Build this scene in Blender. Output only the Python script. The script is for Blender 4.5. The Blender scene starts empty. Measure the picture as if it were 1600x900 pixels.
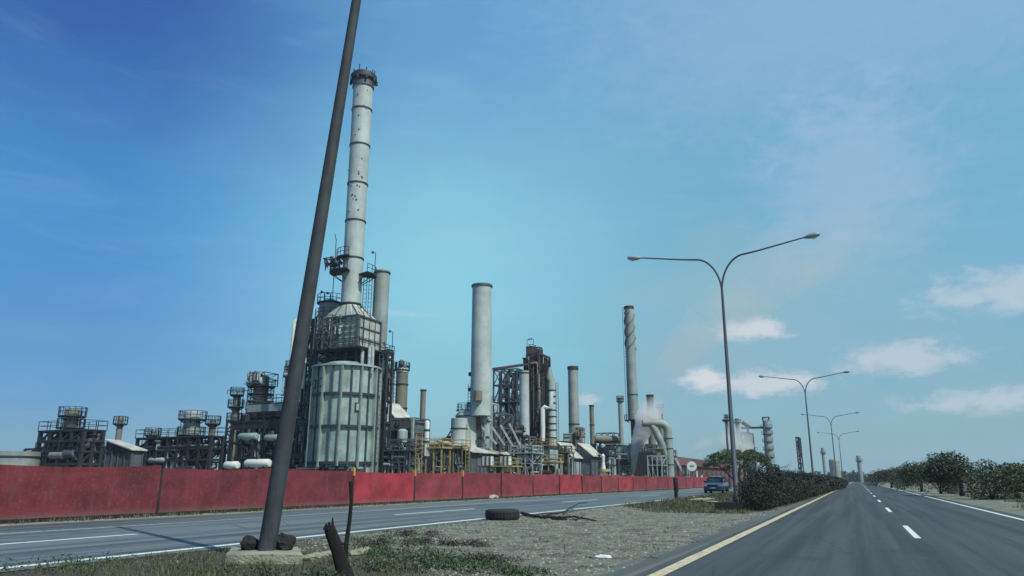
import bpy, math, random
from mathutils import Vector, Matrix, noise
C = bpy.context.scene
COL = C.collection
PI = math.pi
rnd = random.Random(7)

# ------------------------------------------------------------------ camera
EYE = 1.25
FPX = 1140.0                      # focal length in pixels of the 1600 px wide photograph
PITCH = math.atan(300 / FPX)
YAW = math.radians(24.612)        # heading turned left of the road direction (+Y)
cam = bpy.data.objects.new('camera', bpy.data.cameras.new('camera'))
COL.objects.link(cam)
cam.location = (0, 0, EYE)
cam.rotation_euler = (PI / 2 + PITCH, 0, YAW)
cam.data.sensor_width = 36
cam.data.lens = FPX / 1600 * 36
cam.data.clip_start = 0.1
cam.data.clip_end = 9000
C.camera = cam

# ------------------------------------------------------------------ light
SUN_EL, SUN_ROT = math.radians(50), math.radians(112)
C.view_settings.view_transform = 'Standard'
C.view_settings.look = 'None'
C.view_settings.gamma = 1
C.view_settings.exposure = 0.0
C.render.film_transparent = False
try:
    C.cycles.use_adaptive_sampling = True
    C.cycles.adaptive_threshold = 0.01
    C.cycles.use_denoising = True
    C.cycles.max_bounces = 6
    C.cycles.diffuse_bounces = 3
    C.cycles.glossy_bounces = 2
    C.cycles.transparent_max_bounces = 12
    C.cycles.volume_bounces = 3
    C.cycles.volume_step_rate = 1.0
    C.cycles.volume_max_steps = 256
except Exception:
    pass

sun = bpy.data.objects.new('sun', bpy.data.lights.new('sun', 'SUN'))
COL.objects.link(sun)
sun.data.energy = 4.4
sun.data.angle = math.radians(0.53)
sun.data.color = (1.0, 0.955, 0.87)
sd = Vector((math.sin(SUN_ROT) * math.cos(SUN_EL), math.cos(SUN_ROT) * math.cos(SUN_EL), math.sin(SUN_EL)))
sun.rotation_euler = (-sd).to_track_quat('-Z', 'Y').to_euler()

W = bpy.data.worlds.new('World')
C.world = W
W.use_nodes = True


class NT:
    """small helper round a node tree"""
    def __init__(s, tree):
        s.t = tree

    def n(s, typ, **kw):
        nd = s.t.nodes.new(typ)
        for k, v in kw.items():
            setattr(nd, k, v)
        return nd

    def put(s, sock, v):
        if hasattr(v, 'is_output') or isinstance(v, bpy.types.NodeSocket):
            s.t.links.new(v, sock)
        else:
            sock.default_value = v

    def m(s, op, a, b=0.0, c=0.0, clamp=False):
        nd = s.n('ShaderNodeMath', operation=op, use_clamp=clamp)
        s.put(nd.inputs[0], a); s.put(nd.inputs[1], b)
        if len(nd.inputs) > 2:
            s.put(nd.inputs[2], c)
        return nd.outputs[0]

    def mix(s, f, a, b, bt='MIX'):
        nd = s.n('ShaderNodeMix', data_type='RGBA', blend_type=bt)
        s.put(nd.inputs[0], f); s.put(nd.inputs[6], a); s.put(nd.inputs[7], b)
        return nd.outputs[2]

    def ramp(s, v, lo, hi, a=0.0, b=1.0):
        nd = s.n('ShaderNodeMapRange', interpolation_type='SMOOTHSTEP')
        s.put(nd.inputs[0], v)
        for i, q in zip((1, 2, 3, 4), (lo, hi, a, b)):
            s.put(nd.inputs[i], q)
        return nd.outputs[0]

    def noise(s, vec, scale, detail=4, rough=0.55, dist=0.0):
        nd = s.n('ShaderNodeTexNoise')
        s.put(nd.inputs['Vector'], vec)
        nd.inputs['Scale'].default_value = scale
        nd.inputs['Detail'].default_value = detail
        nd.inputs['Roughness'].default_value = rough
        nd.inputs['Distortion'].default_value = dist
        return nd.outputs['Fac']

    def map(s, vec, scale=(1, 1, 1), loc=(0, 0, 0)):
        nd = s.n('ShaderNodeMapping')
        s.put(nd.inputs[0], vec)
        nd.inputs['Location'].default_value = loc
        nd.inputs['Scale'].default_value = scale
        return nd.outputs[0]


def build_world():
    t = W.node_tree
    w = NT(t)
    bg = t.nodes['Background']
    sky = w.n('ShaderNodeTexSky', sky_type='NISHITA', sun_disc=False, sun_elevation=SUN_EL, sun_rotation=SUN_ROT)
    sky.air_density = 1.0; sky.dust_density = 0.6; sky.ozone_density = 1.4
    g = w.n('ShaderNodeTexCoord').outputs['Generated']
    sx = w.n('ShaderNodeSeparateXYZ'); w.put(sx.inputs[0], g)
    az = w.m('MULTIPLY', w.m('ARCTAN2', sx.outputs[0], sx.outputs[1]), 180 / PI)
    el = w.m('MULTIPLY', w.m('ARCSINE', sx.outputs[2]), 180 / PI)
    nz = w.noise(w.map(g, (1, 1, 2.2)), 9, 6, 0.6)
    nf = w.noise(w.map(g, (1, 1, 1.9)), 30, 8, 0.68, 0.4)
    def row(l, c, r):
        k = w.mix(w.ramp(az, -56, -30), l + (1,), c + (1,))
        return w.mix(w.ramp(az, -30, -8), k, r + (1,))
    low = row((0.7, 2.9, 5.6), (2.1, 5.0, 6.1), (2.0, 4.2, 5.1))
    mid = row((0.45, 2.7, 6.4), (2.7, 6.8, 8.2), (1.75, 4.7, 6.6))
    top = row((0.22, 1.0, 4.2), (1.3, 3.9, 6.9), (2.0, 4.5, 7.0))
    elw = w.m('ADD', el, w.m('MULTIPLY', w.m('SUBTRACT', nz, 0.5), 7.0))
    grad = w.mix(w.ramp(elw, 2, 15), low, mid)
    grad = w.mix(w.ramp(elw, 17, 34), grad, top)
    col = w.mix(0.82, sky.outputs[0], grad)

    str_ = w.noise(w.map(g, (1.0, 1.0, 6.0)), 5.5, 7, 0.62, 0.6)
    col = w.mix(w.ramp(str_, 0.48, 0.80, 0, 0.10), col, (4.2, 6.4, 7.6, 1))
    col = w.mix(w.ramp(str_, 0.46, 0.25, 0, 0.06), col, (0.6, 2.6, 5.4, 1))

    def ell(a0, e0, wa, we, k=0.6, nse=None):
        a = w.m('DIVIDE', w.m('SUBTRACT', az, a0), wa)
        e = w.m('DIVIDE', w.m('SUBTRACT', el, e0), we)
        d = w.m('SQRT', w.m('ADD', w.m('MULTIPLY', a, a), w.m('MULTIPLY', e, e)))
        return w.m('ADD', d, w.m('MULTIPLY', w.m('SUBTRACT', nse or nf, 0.5), k * 2))
    # thin pale veil of cloud to the right, low haze over the horizon
    col = w.mix(w.m('MULTIPLY', w.ramp(ell(2, 21, 7, 7, .9, nf), 1.3, 0.2), 0.5), col, (3.9, 5.2, 7.2, 1))
    col = w.mix(w.m('MULTIPLY', w.ramp(ell(4, 33, 26, 9, .9, nf), 1.3, 0.2), 0.35), col, (3.4, 5.0, 7.4, 1))
    col = w.mix(w.m('MULTIPLY', w.ramp(ell(-1, 11, 15, 7.5, .6, nz), 1.3, 0.3), 0.45), col, (2.9, 4.7, 5.9, 1))
    col = w.mix(w.ramp(el, 5, 0, 0, 0.7), col, (2.0, 3.9, 4.7, 1))
    col = w.mix(w.m('MULTIPLY', w.ramp(ell(-9, 13, 9, 6, .8, nz), 1.3, 0.1), 0.40), col, (3.1, 4.9, 5.3, 1))
    pk = (6.9, 7.1, 7.6, 1)
    for a0, e0, wa, we, s in ((-6.1, 10.9, 3.0, .95, .8), (-9.9, 7.3, 1.9, 1.0, .95), (-5.6, 6.9, 4.2, 1.0, .75),
                              (-18.6, 6.0, 1.3, .5, .5), (-30, 27, .9, .9, .0), (3.5, 8.2, 4.5, 1.3, .5),
                              (12, 12, 7, 1.6, .45), (-36, 12.6, 6, .35, .22), (9, 5, 6, .9, .5)):
        col = w.mix(w.m('MULTIPLY', w.ramp(ell(a0, e0, wa, we, 1.15), 1.25, 0.30), s), col, pk)
    # below the horizon
    t.links.new(col, bg.inputs[0])
    bg.inputs[1].default_value = 0.10


build_world()

# ------------------------------------------------------------------ projection helpers
Fh = Vector((-math.sin(YAW), math.cos(YAW), 0))
Rh = Vector((math.cos(YAW), math.sin(YAW), 0))
FW = Fh * math.cos(PITCH) + Vector((0, 0, math.sin(PITCH)))
UP = -Fh * math.sin(PITCH) + Vector((0, 0, math.cos(PITCH)))
EYEV = Vector((0, 0, EYE))


def ray(x, y):
    return Rh * (x - 800) + UP * (450 - y) + FW * FPX


def at(x, y, D):
    """world point seen at pixel x, y at forward ground distance D"""
    d = ray(x, y)
    return d * (D / d.dot(Fh)) + EYEV


def gnd(x, y, z=0.0):
    d = ray(x, y)
    return d * ((z - EYE) / d.z) + EYEV


def mpp(y, D):
    return D / ray(800, y).dot(Fh)


def zz(y, D):
    return at(800, y, D).z


def foot(xl, xc, xr, y, D):
    """footprint of a road-aligned box: near corner at xc, one face to the left, one to the right"""
    c = at(xc, y, D)
    dl, dr = ray(xl, y), ray(xr, y)
    X0 = dl.x / dl.y * c.y
    Y1 = dr.y / dr.x * c.x
    return [min(X0, c.x), c.x, c.y, max(Y1, c.y + 0.3)]


# ------------------------------------------------------------------ materials
MATS = {}


def paint(name, base, rust=0.25, rustcol=(0.13, 0.06, 0.035), rough=0.6, var=0.25, metal=0.0, scale=0.5, streak=True, bump=0.15):
    m = bpy.data.materials.new(name); m.use_nodes = True
    w = NT(m.node_tree)
    b = m.node_tree.nodes['Principled BSDF']
    o = w.n('ShaderNodeTexCoord').outputs['Object']
    n1 = w.noise(o, scale, 5, 0.6)
    n2 = w.noise(w.map(o, (1, 1, 0.12) if streak else (1, 1, 1)), scale * 5, 5, 0.65)
    n3 = w.noise(o, scale * 14, 3, 0.6)
    c = w.mix(w.ramp(n1, 0.3, 0.7, 0, 1), tuple(v * (1 - var) for v in base) + (1,), tuple(min(1, v * (1 + var * 0.6)) for v in base) + (1,))
    c = w.mix(w.ramp(n2, 0.5, 0.75, 0, var * 1.5), c, tuple(v * 0.45 for v in base) + (1,))
    k = w.m('ADD', w.m('MULTIPLY', n2, 0.6), w.m('MULTIPLY', n3, 0.4))
    c = w.mix(w.ramp(k, 0.66 - rust * 0.3, 0.78 - rust * 0.28, 0, 0.9 if rust > 0 else 0), c, rustcol + (1,))
    w.put(b.inputs['Base Color'], c)
    b.inputs['Roughness'].default_value = rough
    b.inputs['Metallic'].default_value = metal
    if bump:
        bp = w.n('ShaderNodeBump'); bp.inputs['Strength'].default_value = bump; bp.inputs['Distance'].default_value = 0.05
        w.put(bp.inputs['Height'], n3); w.put(b.inputs['Normal'], bp.outputs[0])
    MATS[name] = m
    return m


paint('stack_paint', (0.36, 0.425, 0.41), 0.16, (0.20, 0.17, 0.13), var=0.22, scale=0.35)
paint('stack_grey', (0.235, 0.28, 0.27), 0.16, (0.16, 0.12, 0.09), var=0.25, scale=0.35)
paint('stack_tan', (0.17, 0.165, 0.13), 0.3, (0.08, 0.065, 0.05), var=0.3, scale=0.4)
paint('furnace_plate', (0.25, 0.36, 0.33), 0.2, (0.10, 0.10, 0.07), var=0.38, scale=0.45)
paint('convection_plate', (0.38, 0.43, 0.38), 0.2, (0.14, 0.12, 0.08), var=0.3, scale=0.6)
paint('steel_dark', (0.020, 0.026, 0.032), 0.4, (0.045, 0.026, 0.020), var=0.3, scale=1.2, bump=0)
paint('steel_mid', (0.070, 0.088, 0.100), 0.35, (0.06, 0.035, 0.026), var=0.3, scale=1.2, bump=0)
paint('steel_pale', (0.30, 0.36, 0.36), 0.2, (0.14, 0.10, 0.07), var=0.25, scale=1.0, bump=0)
paint('steel_rust', (0.048, 0.036, 0.036), 0.6, (0.032, 0.022, 0.023), var=0.4, scale=1.0, bump=0)
paint('cladding_blue', (0.095, 0.12, 0.14), 0.25, (0.06, 0.055, 0.06), var=0.4, scale=0.5)
paint('cladding_pale', (0.29, 0.37, 0.37), 0.25, (0.13, 0.11, 0.085), var=0.35, scale=0.6)
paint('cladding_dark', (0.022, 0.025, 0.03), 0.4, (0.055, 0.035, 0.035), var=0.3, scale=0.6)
paint('yellow_rail', (0.34, 0.26, 0.09), 0.3, (0.16, 0.09, 0.04), var=0.3, scale=1.5, bump=0)
paint('white_metal', (0.62, 0.68, 0.64), 0.08, (0.25, 0.2, 0.15), var=0.15, scale=0.6)
paint('roof_sheet', (0.45, 0.46, 0.40), 0.25, (0.18, 0.13, 0.09), var=0.3, scale=0.8)
paint('duct_grey', (0.24, 0.29, 0.26), 0.2, (0.16, 0.13, 0.10), var=0.25, scale=0.5)
paint('lamp_metal', (0.055, 0.065, 0.075), 0.2, (0.06, 0.045, 0.035), rough=0.5, var=0.2, scale=2)
paint('pole_concrete', (0.034, 0.045, 0.050), 0.3, (0.022, 0.022, 0.024), rough=0.8, var=0.35, scale=2.2, bump=0.15)
paint('lamp_head', (0.30, 0.33, 0.35), 0.05, (0.1, 0.1, 0.1), rough=0.4, scale=3, bump=0)
paint('concrete', (0.26, 0.27, 0.19), 0.4, (0.08, 0.08, 0.055), rough=0.9, var=0.35, scale=1.8, streak=False, bump=0.6)
paint('dark_rock', (0.018, 0.018, 0.02), 0.1, (0.05, 0.045, 0.04), rough=0.9, scale=3, streak=False, bump=0.8)
paint('rubble_stone', (0.42, 0.33, 0.28), 0.1, (0.2, 0.16, 0.12), rough=0.9, scale=4, streak=False, bump=0.6)
paint('brick_red', (0.13, 0.05, 0.045), 0.1, (0.07, 0.03, 0.03), rough=0.9, var=0.3, scale=0.6, streak=False)
paint('roof_red', (0.10, 0.04, 0.04), 0.1, (0.06, 0.03, 0.03), rough=0.8, var=0.3, scale=0.5)
paint('bark', (0.055, 0.045, 0.035), 0.2, (0.03, 0.025, 0.02), rough=0.95, var=0.4, scale=6, bump=1.0)
paint('dead_wood', (0.014, 0.012, 0.012), 0.3, (0.045, 0.035, 0.015), rough=0.95, var=0.4, scale=9, bump=1.0)
paint('rubber', (0.022, 0.022, 0.024), 0.12, (0.05, 0.045, 0.035), rough=0.85, var=0.3, scale=6, streak=False, bump=0.3)
paint('post_black', (0.02, 0.02, 0.022), 0.15, (0.05, 0.03, 0.02), rough=0.7, scale=4)
paint('post_orange', (0.42, 0.25, 0.07), 0.2, (0.14, 0.07, 0.03), rough=0.7, scale=3)
paint('trim_black', (0.015, 0.016, 0.018), 0, rough=0.5, var=0.1, scale=4, bump=0)
paint('sign_white', (0.62, 0.72, 0.66), 0.05, (0.3, 0.3, 0.25), rough=0.5, var=0.1, scale=2, bump=0)
paint('sign_mark', (0.07, 0.12, 0.11), 0, rough=0.6, var=0.1, bump=0)
paint('cloth_navy', (0.03, 0.035, 0.06), 0, rough=0.9, var=0.2, bump=0)
def fence_mat(name, rc, fade):
    m = bpy.data.materials.new(name); m.use_nodes = True
    w = NT(m.node_tree)
    b = m.node_tree.nodes['Principled BSDF']
    o = w.n('ShaderNodeTexCoord').outputs['Object']
    n1 = w.noise(w.map(o, (1, 1, 1.4)), 0.75, 6, 0.65)
    n2 = w.noise(w.map(o, (1, 1, 0.15)), 3.5, 5, 0.7)
    n3 = w.noise(o, 9, 5, 0.75)
    c = w.mix(w.ramp(n1, 0.35, 0.68), tuple(v * 0.72 for v in rc) + (1,), tuple(v * 1.25 for v in rc) + (1,))
    c = w.mix(w.ramp(n2, 0.5, 0.75, 0, 0.35), c, (0.17, 0.075, 0.075, 1))
    c = w.mix(w.ramp(n3, 0.52, 0.75, 0, fade), c, (0.20, 0.12, 0.11, 1))
    c = w.mix(w.ramp(w.m('MULTIPLY', n1, n3), 0.20, 0.13, 0, 0.6), c, (0.035, 0.018, 0.022, 1))
    z = w.n('ShaderNodeSeparateXYZ'); w.put(z.inputs[0], o)
    dust = w.ramp(w.m('ADD', z.outputs[2], w.m('MULTIPLY', n3, 0.5)), 0.62, 0.25, 0, 0.55)
    c = w.mix(dust, c, (0.16, 0.12, 0.10, 1))
    w.put(b.inputs['Base Color'], c)
    b.inputs['Roughness'].default_value = 0.85
    bp = w.n('ShaderNodeBump'); bp.inputs['Strength'].default_value = 0.4; bp.inputs['Distance'].default_value = 0.06
    w.put(bp.inputs['Height'], n1); w.put(b.inputs['Normal'], bp.outputs[0])
    MATS[name] = m


for i, (rc) in enumerate(((0.125, 0.016, 0.024), (0.27, 0.022, 0.036), (0.17, 0.022, 0.032), (0.205, 0.028, 0.040))):
    fence_mat('fence_red_%d' % i, rc, 0.45)


def simple(name, col, rough=0.5, metal=0.0, spec=0.5, coat=0.0, emit=None):
    m = bpy.data.materials.new(name); m.use_nodes = True
    w = NT(m.node_tree)
    b = m.node_tree.nodes['Principled BSDF']
    o = w.n('ShaderNodeTexCoord').outputs['Object']
    nz = w.noise(o, 3.0, 3)
    w.put(b.inputs['Base Color'], w.mix(nz, tuple(v * 0.85 for v in col) + (1,), tuple(min(1, v * 1.12) for v in col) + (1,)))
    b.inputs['Roughness'].default_value = rough
    b.inputs['Metallic'].default_value = metal
    b.inputs['Coat Weight'].default_value = coat
    MATS[name] = m
    return m


simple('car_paint', (0.045, 0.085, 0.16), 0.32, 0.5, coat=0.7)
simple('car_glass', (0.03, 0.045, 0.05), 0.06)
simple('headlight_glass', (0.55, 0.58, 0.6), 0.12, 0.2)
simple('chrome', (0.6, 0.6, 0.6), 0.25, 1.0)
simple('plate_white', (0.6, 0.6, 0.55), 0.5)
simple('plastic_white', (0.75, 0.75, 0.72), 0.4)


def leaf_mat(name, c1, c2, scale=1.5):
    m = bpy.data.materials.new(name); m.use_nodes = True
    w = NT(m.node_tree)
    b = m.node_tree.nodes['Principled BSDF']
    o = w.n('ShaderNodeTexCoord').outputs['Object']
    a = w.noise(o, scale, 4)
    g = w.n('ShaderNodeNewGeometry').outputs['Random Per Island']
    f = w.m('ADD', w.m('MULTIPLY', a, 0.7), w.m('MULTIPLY', g, 0.45), clamp=True)
    w.put(b.inputs['Base Color'], w.mix(w.ramp(f, 0.25, 0.85), c1 + (1,), c2 + (1,)))
    b.inputs['Roughness'].default_value = 0.65
    b.inputs['Transmission Weight'].default_value = 0.0
    MATS[name] = m
    return m


leaf_mat('leaf_tree', (0.022, 0.042, 0.018), (0.075, 0.115, 0.04))
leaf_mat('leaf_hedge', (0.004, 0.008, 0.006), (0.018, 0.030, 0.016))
leaf_mat('leaf_scrub', (0.016, 0.026, 0.013), (0.05, 0.072, 0.028))
leaf_mat('leaf_weed', (0.012, 0.022, 0.012), (0.06, 0.105, 0.032), 2)
leaf_mat('leaf_dry', (0.022, 0.015, 0.016), (0.055, 0.04, 0.036), 3)
leaf_mat('grass_blade', (0.03, 0.038, 0.018), (0.115, 0.12, 0.055), 2)
leaf_mat('stone_bits', (0.012, 0.012, 0.012), (0.27, 0.28, 0.22), 9)


def ground_mat():
    m = bpy.data.materials.new('ground_gravel'); m.use_nodes = True
    w = NT(m.node_tree)
    b = m.node_tree.nodes['Principled BSDF']
    o = w.n('ShaderNodeTexCoord').outputs['Object']
    big = w.noise(o, 0.22, 5, 0.6)
    mid = w.noise(o, 1.4, 6, 0.7)
    fine = w.noise(o, 11, 6, 0.75)
    vf = w.noise(o, 45, 4, 0.8)
    c = w.mix(w.ramp(fine, 0.3, 0.7), (0.095, 0.105, 0.072, 1), (0.29, 0.315, 0.235, 1))
    m4 = w.noise(o, 4.5, 4, 0.7)
    c = w.mix(w.ramp(m4, 0.52, 0.68, 0, 0.65), c, (0.070, 0.066, 0.055, 1))
    c = w.mix(w.ramp(m4, 0.44, 0.32, 0, 0.5), c, (0.38, 0.385, 0.30, 1))
    c = w.mix(w.ramp(mid, 0.47, 0.64, 0, 0.7), c, (0.085, 0.072, 0.072, 1))
    c = w.mix(w.ramp(w.m('MULTIPLY', vf, w.m('ADD', mid, .5)), 0.53, 0.62, 0, 0.85), c, (0.028, 0.030, 0.028, 1))
    c = w.mix(w.ramp(vf, 0.36, 0.26, 0, 0.8), c, (0.44, 0.43, 0.36, 1))
    # green and dark soil patches near the camera on the left
    sx = w.n('ShaderNodeSeparateXYZ'); w.put(sx.inputs[0], o)
    d = w.m('ADD', w.m('MULTIPLY', sx.outputs[1], 1.0), w.m('MULTIPLY', sx.outputs[0], 0.62))   # small = near left
    gm = w.ramp(w.m('ADD', d, w.m('MULTIPLY', w.m('SUBTRACT', mid, 0.5), 9)), 8.5, 4.5, 0, 0.9)
    gm = w.m('MULTIPLY', gm, w.ramp(sx.outputs[0], -3.6, -5.0))
    c = w.mix(gm, c, w.mix(w.ramp(fine, 0.35, 0.65), (0.018, 0.020, 0.014, 1), (0.085, 0.082, 0.052, 1)))
    # grassy median further up the road
    e = w.m('ADD', w.m('ADD', sx.outputs[1], w.m('MULTIPLY', sx.outputs[0], 2.2)), w.m('MULTIPLY', w.m('SUBTRACT', mid, 0.5), 5))
    ge = w.m('MULTIPLY', w.ramp(e, 11.5, 15.5, 0, 0.95), w.ramp(sx.outputs[0], -3.4, -3.9))
    ge = w.m('MULTIPLY', ge, w.ramp(sx.outputs[1], 29, 33))
    c = w.mix(ge, c, w.mix(w.ramp(fine, 0.35, 0.65), (0.040, 0.060, 0.022, 1), (0.10, 0.125, 0.05, 1)))
    far = w.ramp(w.m('ABSOLUTE', w.m('ADD', sx.outputs[0], 7.0)), 17, 19)
    c = w.mix(far, c, w.mix(mid, (0.10, 0.10, 0.075, 1), (0.19, 0.18, 0.14, 1)))
    w.put(b.inputs['Base Color'], c)
    b.inputs['Roughness'].default_value = 0.95
    bp = w.n('ShaderNodeBump'); bp.inputs['Strength'].default_value = 0.9; bp.inputs['Distance'].default_value = 0.05
    w.put(bp.inputs['Height'], w.m('ADD', fine, w.m('MULTIPLY', vf, 0.6))); w.put(b.inputs['Normal'], bp.outputs[0])
    MATS['ground'] = m


ground_mat()


def asphalt(name, c0, c1, rough):
    m = bpy.data.materials.new(name); m.use_nodes = True
    w = NT(m.node_tree)
    b = m.node_tree.nodes['Principled BSDF']
    o = w.n('ShaderNodeTexCoord').outputs['Object']
    lng = w.noise(w.map(o, (2.2, 0.04, 1)), 1.0, 5, 0.6)
    fine = w.noise(o, 26, 5, 0.8)
    pat = w.noise(o, 0.5, 5, 0.6)
    c = w.mix(w.ramp(lng, 0.36, 0.64), c0 + (1,), c1 + (1,))
    c = w.mix(w.ramp(pat, 0.55, 0.7, 0, 0.4), c, tuple(v * 0.6 for v in c0) + (1,))
    c = w.mix(w.ramp(fine, 0.55, 0.75, 0, 0.6), c, tuple(v * 1.9 for v in c1) + (1,))
    st = w.noise(w.map(o, (1.2, 0.35, 1)), 1.3, 5, 0.7)
    c = w.mix(w.ramp(st, 0.60, 0.72, 0, 0.55), c, tuple(v * 0.45 for v in c0) + (1,))
    c = w.mix(w.ramp(st, 0.36, 0.26, 0, 0.45), c, (0.16, 0.155, 0.125, 1))
    # thin cracks
    v = w.n('ShaderNodeTexVoronoi', feature='DISTANCE_TO_EDGE'); v.inputs['Scale'].default_value = 0.35
    w.put(v.inputs['Vector'], w.map(o, (1, 0.6, 1)))
    c = w.mix(w.ramp(v.outputs['Distance'], 0.006, 0.0, 0, 0.55), c, (0.015, 0.015, 0.015, 1))
    w.put(b.inputs['Base Color'], c)
    b.inputs['Roughness'].default_value = rough
    bp = w.n('ShaderNodeBump'); bp.inputs['Strength'].default_value = 0.5; bp.inputs['Distance'].default_value = 0.02
    w.put(bp.inputs['Height'], fine); w.put(b.inputs['Normal'], bp.outputs[0])
    MATS[name] = m


asphalt('asphalt_far', (0.045, 0.060, 0.063), (0.13, 0.165, 0.16), 0.62)
asphalt('asphalt_near', (0.022, 0.030, 0.032), (0.048, 0.060, 0.060), 0.75)
asphalt('asphalt_shoulder', (0.06, 0.072, 0.064), (0.11, 0.125, 0.105), 0.8)


def line_mat(name, col, wear):
    m = bpy.data.materials.new(name); m.use_nodes = True
    w = NT(m.node_tree)
    b = m.node_tree.nodes['Principled BSDF']
    o = w.n('ShaderNodeTexCoord').outputs['Object']
    n = w.noise(o, 7, 6, 0.75)
    w.put(b.inputs['Base Color'], w.mix(w.ramp(n, 0.62 - wear, 0.75 - wear * 0.6, 0, 0.75), col + (1,), (0.11, 0.12, 0.11, 1)))
    b.inputs['Roughness'].default_value = 0.75
    MATS[name] = m


line_mat('line_white', (0.60, 0.66, 0.58), 0.08)
line_mat('line_yellow', (0.52, 0.46, 0.29), 0.16)
line_mat('line_faded', (0.45, 0.50, 0.47), 0.16)


# ------------------------------------------------------------------ mesh builder
class MB:
    def __init__(s):
        s.v = []; s.f = []

    def add(s, vs, fs):
        o = len(s.v)
        s.v += [tuple(v) for v in vs]
        s.f += [tuple(o + i for i in f) for f in fs]
        return s

    def box(s, x0, x1, y0, y1, z0, z1):
        return s.add([(x0, y0, z0), (x1, y0, z0), (x1, y1, z0), (x0, y1, z0), (x0, y0, z1), (x1, y0, z1), (x1, y1, z1), (x0, y1, z1)],
                     [(0, 3, 2, 1), (4, 5, 6, 7), (0, 1, 5, 4), (1, 2, 6, 5), (2, 3, 7, 6), (3, 0, 4, 7)])

    def beam(s, a, b, w, h=None):
        a, b = Vector(a), Vector(b)
        d = (b - a)
        if d.length < 1e-4: return s
        d.normalize()
        ref = Vector((0, 0, 1)) if abs(d.z) < 0.95 else Vector((0, 1, 0))
        u = d.cross(ref).normalized() * (w / 2); v = u.cross(d).normalized() * ((h or w) / 2)
        vs = [p + q for p in (a, b) for q in (-u - v, u - v, u + v, -u + v)]
        return s.add(vs, [(0, 3, 2, 1), (4, 5, 6, 7), (0, 1, 5, 4), (1, 2, 6, 5), (2, 3, 7, 6), (3, 0, 4, 7)])

    def tube(s, pts, r, seg=8, caps=True):
        pts = [Vector(p) for p in pts]
        n = len(pts)
        rs = r if isinstance(r, (list, tuple)) else [r] * n
        vs = []; prev = None
        for i, p in enumerate(pts):
            d = (pts[min(i + 1, n - 1)] - pts[max(i - 1, 0)])
            d = d.normalized() if d.length > 1e-6 else Vector((0, 0, 1))
            if prev is None:
                ref = Vector((0, 0, 1)) if abs(d.z) < 0.9 else Vector((1, 0, 0))
                u = d.cross(ref).normalized()
            else:
                u = (prev - d * prev.dot(d))
                u = u.normalized() if u.length > 1e-5 else d.orthogonal().normalized()
            prev = u
            v = d.cross(u)
            for k in range(seg):
                a = 2 * PI * k / seg
                vs.append(p + (u * math.cos(a) + v * math.sin(a)) * rs[i])
        fs = []
        for i in range(n - 1):
            for k in range(seg):
                k2 = (k + 1) % seg
                fs.append((i * seg + k, i * seg + k2, (i + 1) * seg + k2, (i + 1) * seg + k))
        if caps:
            fs.append(tuple(range(seg - 1, -1, -1))); fs.append(tuple((n - 1) * seg + k for k in range(seg)))
        return s.add(vs, fs)

    def lathe(s, cx, cy, prof, seg=32, a0=0.0, a1=2 * PI):
        full = abs(a1 - a0 - 2 * PI) < 1e-6
        m = seg if full else seg + 1
        vs = []
        for r, z in prof:
            for k in range(m):
                a = a0 + (a1 - a0) * k / seg
                vs.append((cx + r * math.cos(a), cy + r * math.sin(a), z))
        fs = []
        for i in range(len(prof) - 1):
            for k in range(seg):
                k2 = (k + 1) % m
                fs.append((i * m + k, i * m + k2, (i + 1) * m + k2, (i + 1) * m + k))
        if full:
            if prof[-1][0] > 1e-3: fs.append(tuple((len(prof) - 1) * m + k for k in range(m)))
            if prof[0][0] > 1e-3: fs.append(tuple(range(m - 1, -1, -1)))
        return s.add(vs, fs)

    def ring(s, cx, cy, r0, r1, z0, z1, seg=32, a0=0.0, a1=2 * PI):
        """annular slab"""
        full = abs(a1 - a0 - 2 * PI) < 1e-6
        m = seg if full else seg + 1
        vs = []
        for r, z in ((r0, z0), (r1, z0), (r1, z1), (r0, z1)):
            for k in range(m):
                a = a0 + (a1 - a0) * k / seg
                vs.append((cx + r * math.cos(a), cy + r * math.sin(a), z))
        fs = []
        for i in range(4):
            j = (i + 1) % 4
            for k in range(seg):
                k2 = (k + 1) % m
                fs.append((i * m + k, i * m + k2, j * m + k2, j * m + k))
        if not full:
            fs.append((0, 3 * m, 2 * m, m)); fs.append((seg, m + seg, 2 * m + seg, 3 * m + seg))
        return s.add(vs, fs)

    def build(s, name, mat, parent=None, origin=None, smooth=False):
        if not s.v: return None
        if origin is None:
            origin = parent['_o'] if parent is not None and '_o' in parent.keys() else (0, 0, 0)
        ox, oy, oz = origin
        me = bpy.data.meshes.new(name)
        me.from_pydata([(a - ox, b - oy, c - oz) for a, b, c in s.v], [], s.f)
        me.materials.append(MATS[mat] if isinstance(mat, str) else mat)
        if smooth:
            me.polygons.foreach_set('use_smooth', [True] * len(me.polygons))
            try:
                me.set_sharp_from_angle(angle=math.radians(40))
            except Exception:
                pass
        me.update()
        o = bpy.data.objects.new(name, me)
        COL.objects.link(o)
        o['_o'] = (ox, oy, oz)
        if parent is not None:
            o.parent = parent
        else:
            o.location = origin
        return o


def thing(name, label, cat, loc, group=None):
    o = bpy.data.objects.new(name, None)
    COL.objects.link(o)
    o.location = loc
    o.empty_display_size = 0.5
    o['_o'] = tuple(loc)
    o['label'] = label; o['category'] = cat
    if group: o['group'] = group
    return o


def tag(o, label, cat, group=None):
    o['label'] = label; o['category'] = cat
    if group: o['group'] = group
    return o


def kind(o, k):
    o['kind'] = k
    return o


# ------------------------------------------------------------------ the setting
FENCE_X = -23.0


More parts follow.
